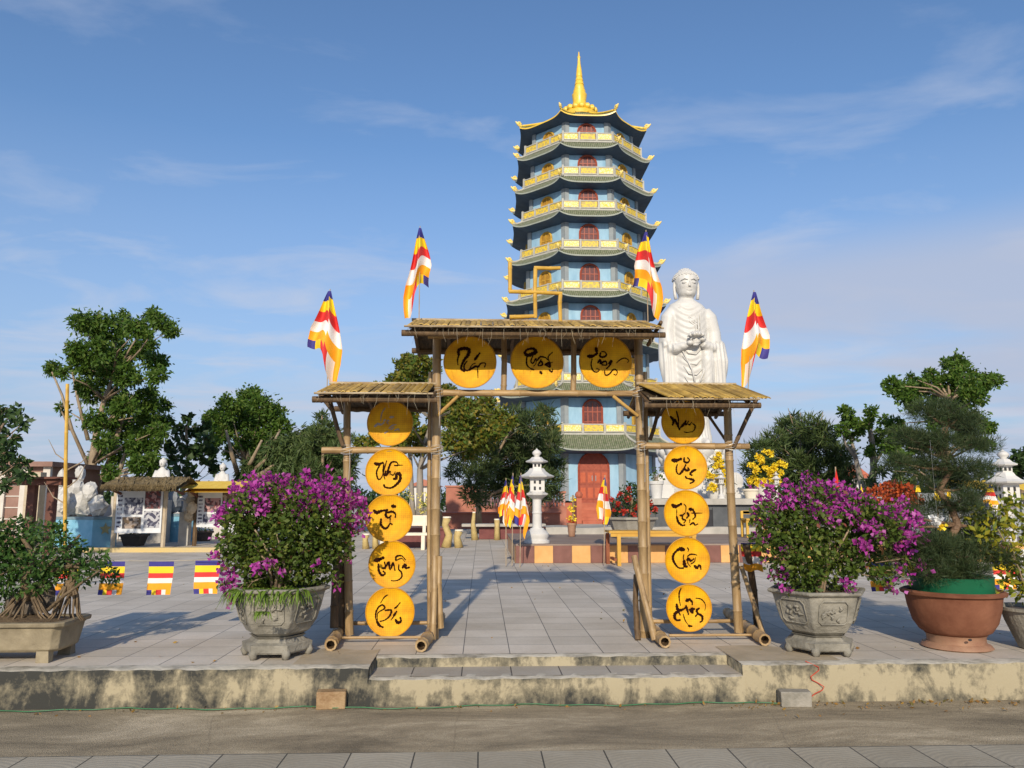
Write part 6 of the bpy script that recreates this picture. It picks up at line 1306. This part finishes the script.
b = MB(); b.box((at(42,484,Yv).x, Yv, za+.06), (1.15,.5,.13)); b.box((at(42,484,Yv).x, Yv, za+.16), (1.3,.7,.05)); b.build('beam', M_timber, t)
b = MB(); b.box((at(30,500,22).x, 22.2, 1.3), (.4,.3,2.0)); solo(b,'stone_post',M_tan,'tan stone post inside the timber gate frame','post',(at(30,500,22).x,22.2,PZ))
# white sculptures / balustrade line behind left
Yx = 26; t = thing('white_boundary_wall', 'low white boundary wall seen in gaps behind the left stalls', 'wall', (at(120,500,Yx).x, Yx, PZ))
MB().box(((at(48,500,Yx).x+at(340,500,Yx).x)/2, Yx, PZ+.55), (at(340,500,Yx).x-at(48,500,Yx).x,.2,1.1)).build('wall', mat('faded_white',(.45,.46,.48),c2=(.56,.57,.58)), t)
b = MB()
for px in range(50,340,34): b.box((at(px,500,Yx).x, Yx, PZ+.68), (.3,.3,1.36))
b.build('pier', M_pil, t)
# ------------------------------------------------ middle distance
Yh = 60; p = at(424,492,Yh); t = thing('white_house', 'small white house glimpsed beside the left inner gate post', 'house', (p.x, Yh, PZ)); zt_ = at(424,486,Yh).z
MB().box((p.x, Yh+2, (PZ+zt_)/2), (2.2,4,zt_-PZ)).build('wall', M_white, t)
b = MB(); b.prism([(-1.3,0),(1.3,0),(0,.5)], (p.x,Yh-.3,zt_), (1,0,0), (0,0,1), (0,1,0), 4.6); b.build('roof', M_terra, t)
Yh = 70; p = at(855,480,Yh); t = thing('house_with_red_roof', 'white house with red roof glimpsed between the dark mound and the pollard tree', 'house', (p.x, Yh, PZ)); zt_ = at(855,478,Yh).z
MB().box((p.x, Yh+2, (PZ+zt_)/2), (2.4,4,zt_-PZ)).build('wall', M_white, t); MB().box((p.x-.3,Yh-.02,(PZ+zt_)/2+.6),(.8,.05,1)).build('window', M_dark, t)
b = MB(); b.prism([(-1.5,0),(1.5,0),(0,1.2)], (p.x,Yh-.4,zt_), (1,0,0), (0,0,1), (0,1,0), 4.8); b.build('roof', mat('red_roof',(.42,.12,.07)), t)
M_cream = mat('cream_paint', (.70,.62,.48), c2=(.78,.70,.56)); M_maroon = mat('maroon_tile', (.13,.03,.03), c2=(.18,.05,.045), rough=.4); M_fauxw = mat('yellow_branch', (.55,.42,.17), c2=(.42,.30,.12), bump=.4)
def benchc(px0, px1, pb, pst, ptop, label, Y, red=False):
    x0, x1 = at(px0,500,Y).x, at(px1,500,Y).x; zs = at(px0,pst,Y).z; zt = at(px0,ptop,Y).z; t = thing('garden_bench', label, 'bench', ((x0+x1)/2,Y,PZ), None)
    MB().box(((x0+x1)/2,Y,zs), (x1-x0,.42,.06)).build('seat', M_cream, t)
    MB().box(((x0+x1)/2,Y+.22,(zt+zs)/2+.12), (x1-x0,.05,(zt-zs)*.62)).build('backrest', M_cream, t)
    for x in (x0+.1,x1-.1): MB().box((x,Y,(PZ+zs)/2), (.09,.4,zs-PZ)).build('leg', M_cream, t); MB().box((x,Y+.2,(zt+zs)/2), (.08,.08,zt-zs)).build('backrest_post', M_cream, t)
benchc(380,428,545,534,517,'cream garden bench seen between the left gate posts',20.5)
xm0, xm1 = at(396,540,21).x, at(444,540,21).x; t = thing('maroon_planter', 'low dark maroon tiled planter behind the cream bench', 'planter', ((xm0+xm1)/2,21.4,PZ)); zt_ = at(420,530,21).z
MB().box(((xm0+xm1)/2,21.9,(PZ+zt_)/2), (xm1-xm0,1.2,zt_-PZ)).build('box', M_maroon, t); MB().box(((xm0+xm1)/2,21.9,zt_+.02), (xm1-xm0+.08,1.28,.05)).build('coping', M_maroon, t)
def stump(pts, r, Y, label, grp='yellow imitation tree stump stools'):
    P_ = [at(x,y,Y) for x,y in pts]; P_[0].z = PZ; t = thing('stump_stool', label, 'stool', P_[0], grp); MB().tube(P_, r, 9).build('stem', M_fauxw, t, smooth=True)
    MB().tube([P_[-1], P_[-1]+Vector((0,0,.04))], [r[-1]*1.05,r[-1]*1.0], 12).build('cut_top', M_cream, t)
stump([(446,543),(449,535),(445,525),(447,518)],[.14,.10,.09,.11],21.3,'tall wavy yellow stump stool right of the left inner gate post')
stump([(459,543),(457,537),(459,531)],[.12,.09,.11],21.2,'short yellow stump stool, third to the right of the left inner gate post')
stump([(475,534),(473,524),(474,513)],[.12,.07,.05],25,'slim forked yellow stump beside the long faded table')
stump([(497,535),(497,527),(497,520)],[.10,.08,.09],25,'yellow stump stool next to the group of three flags')
for px, py, lab in ((366,544,'short yellow stump stool seen left of the fourth tray'),(376,544,'second short yellow stump stool seen left of the fourth tray')): stump([(px,py),(px-1,py-5),(px,py-9)],[.10,.07,.10],20.8,lab)
Yf = 25.5; xf0, xf1 = at(462,525,Yf).x, at(545,525,Yf).x; t = thing('long_garden_table', 'long low faded garden table with maroon base before the red courtyard wall', 'table', ((xf0+xf1)/2,Yf,PZ)); zt_ = at(480,525,Yf).z
MB().box(((xf0+xf1)/2,Yf,zt_), (xf1-xf0,.7,.08)).build('tabletop', M_cement, t); MB().box(((xf0+xf1)/2+.2,Yf+.05,(PZ+zt_)/2-.03), (xf1-xf0-.7,.4,zt_-PZ-.08)).build('base', M_maroon, t)
x0, x1 = at(432,525,34).x, at(560,525,34).x; t = thing('terracotta_planter', 'long low terracotta planter in front of the red courtyard wall', 'planter', ((x0+x1)/2,34,PZ)); MB().box(((x0+x1)/2,34.6,PZ+.32), (x1-x0,1.2,.64)).build('box', M_terra, t)
MB().box(((x0+x1)/2,34.6,PZ+.66), (x1-x0+.1,1.3,.06)).build('coping', M_redstep, t)
for px, py, r, lm, lab in ((472,506,6,L_yel,'low plant with yellow flowers on the long terracotta planter'),(488,508,5,LM,'small green plant, second on the long terracotta planter'),(507,506,6,LM,'green plant on the terracotta planter behind the three flags')):
    q = at(px,512,34.6); q.z = PZ+.69; s_ = thing('low_plant', lab, 'plant', q); rng = np.random.default_rng(px); P, D = clumpset([(px,py,r)],34.6,0,120,.3); leafmesh('foliage',P,.12,lm,s_,asp=.5)
# chrysanthemums and topiary
for px, py, r, Y, lm, n_, lab, nm in ((404,500,9,23.5,L_pyel,420,'pale yellow chrysanthemum bush right of the third left tray','chrysanthemum'),(424,503,7,23.2,L_pyel,480,'pale yellow chrysanthemum bush just left of the left inner gate post','chrysanthemum')):
    q = at(px,520,Y); q.z = PZ; t = thing(nm, lab, 'flowers', q, None); rng = np.random.default_rng(px); P, D = clumpset([(px,py-4,r,0,1.2),(px-2,py+6,r*.85,0,1.0)],Y,0,n_,.6); leafmesh('blossom',P,.06,lm,t,asp=.9)
    P, D = clumpset([(px,py+4,r*.9,0,1.4)],Y,0,200,.2); leafmesh('foliage',P,.09,LM,t,asp=.4); MB().lathe([(.16,PZ),(.22,PZ+.3),(.2,PZ+.32)],14,(q.x,Y,0)).build('pot', M_terl, t)
q = at(441,512,31); q.z = PZ; t = thing('topiary', 'small dark clipped cone shrub right of the left inner gate post', 'shrub', q); rng = np.random.default_rng(3); P, D = clumpset([(441,509,6,0,1),(441,502,5,0,1.2),(441,496,3.5,0,1.3)],31,0,160,.6); leafmesh('foliage',P,.12,LG,t,asp=.5); MB().tube([q,q+Vector((0,0,.8))],.05,6).build('stem',M_bark,t)
# wooden table at the bed
M_wood = mat('varnished_wood', (.50,.26,.035), c2=(.62,.36,.06), sc=3, stretch=(.5,4,1), rough=.4); M_wood2 = mat('red_wood', (.20,.06,.025), c2=(.28,.09,.04), sc=3)
Yt = on(616,566,PZ).y; X0, X1 = at(611,560,Yt).x, at(697,560,Yt).x; zt_ = at(616,531,Yt).z
t = thing('wooden_table', 'long plain varnished wooden table standing against the tiled bed', 'table', ((X0+X1)/2,Yt+.2,PZ))
b = MB(); b.box(((X0+X1)/2,Yt+.28,zt_-.02), (X1-X0+.06,.62,.04)); b.box(((X0+X1)/2,Yt,zt_-.075), (X1-X0,.03,.07)); b.build('tabletop', M_wood, t)
for i, (x, y, m_) in enumerate(((X0+.16,Yt,M_wood),(X1-.05,Yt,M_wood),(X0+.02,Yt+.5,M_wood2),(X1-.05,Yt+.5,M_wood2))): MB().box((x,y,(PZ+zt_)/2-.03), (.07,.07,zt_-PZ-.06)).build('leg', m_, t)
MB().box((X0+.09,Yt+.25,PZ+.12), (.05,.5,.05)).build('stretcher', M_wood2, t)
# flags at the bed
gb = 'three striped flags standing together left of the white lantern'
def bedflag(px0,py0,px1,py1,w_,Y,footpx,footpy,lab,seed,grp,flip=1):
    f_ = at(footpx,footpy,Y); flag(px0,py0,px1,py1,w_,Y,lab,grp,seed=seed,foot=f_,flip=flip)
bedflag(506,479,502,527,12,15.4,506,566,'leftmost striped flag of the group of three by the raised bed',21,gb); bedflag(513,474,509,532,11,15.35,512,566,'middle striped flag of the group of three by the raised bed',22,gb,-1)
bedflag(521,474,521,537,15,15.2,520,568,'right striped flag of the group of three, nearest the white lantern',23,gb)
bedflag(605,476,604,531,17,15.3,604,563,'single striped flag in front of the red pagoda door',24,None,-1)
# red flowering shrub in a grey trough, white pots, bouquets on and before the stage
rng = np.random.default_rng(60); random.seed(60)
M_trough = mat('grey_trough', (.24,.22,.18), c2=(.34,.32,.27), bump=.4)
Yc = 18.4; p = at(632,532,Yc); x0, x1 = at(612,520,Yc).x, at(653,520,Yc).x; z0 = PZ+.39; zt_ = at(630,517,Yc).z
t = thing('stone_trough', 'grey stone trough standing on the raised bed before the pagoda door', 'planter', (p.x,Yc,z0)); b = MB(); b.lathe([(.40,z0),(.56,zt_-.06),(.62,zt_-.05),(.62,zt_),(.5,zt_)],8,(p.x,Yc,0),a0=math.pi/8); b.build('trough', M_trough, t)
t = thing('red_flowering_shrub', 'rounded shrub with red flowers growing in the grey stone trough', 'shrub', (p.x,Yc,zt_-.02))
cl = [(620,505,9),(632,498,11),(645,502,9),(625,495,8),(640,490,8),(632,486,6),(650,510,6),(616,511,6),(634,510,9)]
P, D = clumpset(cl, Yc, .2, 900, .3); leafmesh('foliage', P, .085, LD, t, asp=.5)
P, D = clumpset([(618,504,3),(628,499,3),(640,500,3),(650,504,3),(624,511,3),(637,508,3),(645,493,2.5),(620,494,2.5),(629,489,2.5),(655,509,2.5),(633,514,2.5),(648,512,2.5),(614,510,2),(643,484,2),(612,499,2)], Yc-.3, .1, 3800, .1); leafmesh('blossom', P, .055, L_red, t, asp=.8)
MB().tube([(p.x,Yc,zt_-.05),(p.x,Yc,zt_+.5)], .04, 6).build('stem', M_bark, t)
q = at(580,529,19.6); z0 = PZ+.39
smallpot(572,531,523,9,'brown pot before the pagoda door holding tall yellow flowers',M_terl,None,z=z0,Y=19.0)
p = at(573,523,19.1); t = thing('yellow_flower_spray', 'narrow spray of yellow flowers left of the pagoda door', 'flowers', p); P, D = clumpset([(572,518,4,0,1.3),(572,508,3.5,0,1.5),(573,498,2.5,0,1.6)], 19.1, 0, 1300, .3); leafmesh('blossom', P, .06, L_yel, t, asp=.7); MB().tube([p, at(573,495,19.1)], .02, 5).build('stem', M_bark, t)
P, D = clumpset([(573,523,5,0,.7)], 19.1, 0, 1200, .3); leafmesh('foliage', P, .07, L_red, t, asp=.6)
z0 = zs_+.13
smallpot(657,497,481,14,'white round pot on the left end of the stage',M_white,LM,(10,8,474),False,z=z0,Y=21.1,leafn=200,ls=.11,plab='loose green plant with pink tips in the white round pot')
def bouquet(px, Y, lst, label, leaf=L_yel, n=620, vase=True):
    p = at(px,497,Y); p.z = z0; t = thing('flower_bouquet', label, 'flowers', p); P, D = clumpset(lst, Y, .12, 500, .15, 1.0)
    leafmesh('foliage', P, .13, LM, t, asp=.35, out=D*.5); b = MB(); rs = []
    for (x,y,r) in lst:
        for i in range(max(3,int(r*.95))): rs.append((x+rng.uniform(-1,1)*r, y+rng.uniform(-1,1)*r, Y-.22+rng.uniform(-.12,.1)))
    Pf = np.concatenate([cloud(at(*q), .075, 40, .3)[0] for q in rs]); leafmesh('blossom', Pf, .06, leaf, t, asp=.9, fold=.5)
    if vase: MB().lathe([(.16,z0),(.24,z0+.2),(.22,z0+.42),(.12,z0+.52),(.16,z0+.56)],16,(p.x,Y,0)).build('vase', M_white, t, smooth='auto')
bouquet(715,21.6,[(708,476,5),(716,464,6),(722,474,7),(712,484,5),(728,482,5),(718,456,3)],'loose yellow flower bouquet beside the statue pedestal')
bouquet(764,21.5,[(762,460,6),(768,452,4),(756,470,6),(770,472,7),(780,468,6),(764,479,7),(776,480,6),(752,478,4)],'tall fan shaped bouquet of yellow flowers right of the outer gate post')
smallpot(752,500,489,16,'low cream bowl on the stage under the yellow bouquet',M_cream,L_mag,(7,3,488),False,z=z0,Y=21.0,leafn=300,ls=.08,plab='low pink flowers in the cream bowl on the stage')
# yellow framed chair before the stage
Yk = 18.6; p = at(750,545,Yk); p.z = PZ+.39; t = thing('yellow_chair', 'yellow wooden high backed chair before the dark stage', 'chair', p); x0, x1 = at(745,530,Yk).x, at(763,530,Yk).x; zt_, zm = at(750,511,Yk).z, p.z+.42
for x in (x0,x1): MB().box((x,Yk+.2,(p.z+zt_)/2), (.06,.05,zt_-p.z)).build('leg', M_bamy, t); MB().box((x,Yk-.18,(p.z+zm)/2), (.06,.05,zm-p.z)).build('leg', M_bamy, t)
MB().box(((x0+x1)/2,Yk,zm), (x1-x0+.06,.44,.04)).build('seat', M_bamy, t); b = MB()
for z in (zt_-.03,zt_-.25,zm+.15): b.box(((x0+x1)/2,Yk+.2,z), (x1-x0,.03,.07))
b.build('backrest', M_bamy, t)
smallpot(762,546,538,15,'small grey pot beside the yellow chair',M_trough,L_red,(9,7,528),False,z=PZ+.39,Y=18.2,leafn=400,ls=.08,two=(L_crot,300,1.0),plab='small shrub with peach coloured leaves beside the yellow chair')
# ------------------------------------------------ right background
Yr = 23; x0, x1 = at(872,500,Yr).x, at(1070,500,Yr).x; zt_ = at(990,493,Yr).z
t = thing('grey_shed', 'long low grey shed with a yellow awning at the right', 'shed', ((x0+x1)/2,Yr,PZ)); MB().box(((x0+x1)/2,Yr+1.5,(PZ+zt_)/2), (x1-x0,3,zt_-PZ)).build('wall', mat('grey_sheet',(.24,.26,.28),c2=(.30,.32,.34),sc=1), t)
b = MB(); b.grid(lambda u,v: (at(955,490,Yr).x+(x1-at(955,490,Yr).x)*u, Yr+.2-1.2*v, at(990,484,Yr-1).z+.12-.28*v+.02*math.sin(u*90)), 60, 4); b.build('awning', M_yroof, t)
for px in (960,1000,1040): MB().tube([(at(px,500,Yr-1).x,Yr-.95,PZ),(at(px,500,Yr-1).x,Yr-.95,at(990,486,Yr-1).z)], .04, 6).build('awning_post', M_cement, t)
p = at(895,540,17.5); p.z = PZ; t = thing('red_bougainvillea', 'round orange red bougainvillea behind the right magenta one', 'bougainvillea', p)
cl = [(875,496,9),(890,490,10),(905,492,9),(915,500,7),(868,505,6),(895,503,11),(882,508,9),(910,510,7)]
P, D = clumpset(cl, 17.5, .3, 900, .4); leafmesh('foliage', P, .09, L_mix, t, asp=.6); P, D = clumpset(cl, 17.5, .3, 1500, .75); leafmesh('blossom', P, .075, L_orange, t, asp=.8)
MB().tube([p, p+Vector((0,0,.9))], .05, 6).build('trunk', M_bark, t); MB().lathe([(.3,PZ),(.42,PZ+.4),(.4,PZ+.42)],16,(p.x,17.5,0)).build('tub', M_terl, t)
M_rf = mat('red_pennant', (.62,.03,.025))
def cone(px, pt, pb, w_, Y, m, lab, grp):
    p = at(px,pb,Y); t0 = at(px,pt,Y); W = w_/F*Y; loc = (p.x,Y,PZ); b = MB(); b.grid(lambda u,v: (t0.x+(v-.5)*W*u, Y+.04*math.sin(v*9)*u-.02, t0.z+(p.z-t0.z)*u), 8, 10, mi=(lambda u,v: 0 if u < .45 else 1) if isinstance(m,list) else 0)
    t = thing('pennant', lab, 'flag', loc, grp); b.build('cloth', m, t, smooth=True); MB().tube([(p.x,Y,PZ),(t0.x,Y,t0.z+.04)], .012, 6).build('stick', M_stick, t)
gp_ = 'small pennants on sticks behind the right bougainvillea'
cone(835.5,469,492,8,14,M_rf,'narrow red furled flag above the right bougainvillea',gp_)
FB = [FM[0],FM[1]]; cone(861,486,494,5,17,[FM[1],FM[1]],'tiny yellow pennant between the red flag and the orange red bougainvillea',gp_)
cone(917,479,492,6,17,FB,'blue and white pennant beside the orange red bougainvillea',gp_); cone(935.5,476,501,9,15,FB,'blue and yellow furled pennant left of the pine trunk',gp_); cone(947.5,482,499,6,15,[FM[4],FM[1]],'narrow orange and yellow pennant close to the pine trunk',gp_)
bedflag(990,484,990,514,15,13,990,560,'striped flag in front of the right white lantern',30,None)
p = at(936.5,522,6.3)
t = thing('white_blossom', 'single white and yellow blossom hanging on the lower pine pad', 'flower', at(938,524,6.2)); rng = np.random.default_rng(4)
P, D = cloud(at(936,521.5,6.2), .035, 60, .3); leafmesh('petals', P, .035, leafmat('white_petal',[(.75,.73,.7),(.8,.79,.75)],.2), t, asp=.9); P, D = cloud(at(943,527,6.2), .022, 30, .3); leafmesh('yellow_petals', P, .03, L_yel, t, asp=.9)
b = MB(); b.tube([at(930,440,6.45), at(938,524,6.22)], .0006, 3); b.build('thread', M_wire, t)
# right low kerb / distant wall at the right
Yx = 33; t = thing('far_right_wall', 'low pale wall far behind the right bougainvillea', 'wall', (at(850,500,Yx).x, Yx, PZ))
MB().box(((at(770,500,Yx).x+at(1100,500,Yx).x)/2, Yx, PZ+.6), (at(1100,500,Yx).x-at(770,500,Yx).x,.2,1.2)).build('wall', M_pil, t)
MB().box(((at(770,500,Yx).x+at(1100,500,Yx).x)/2, Yx, PZ+1.23), (at(1100,500,Yx).x-at(770,500,Yx).x,.3,.07)).build('coping', M_cement, t)
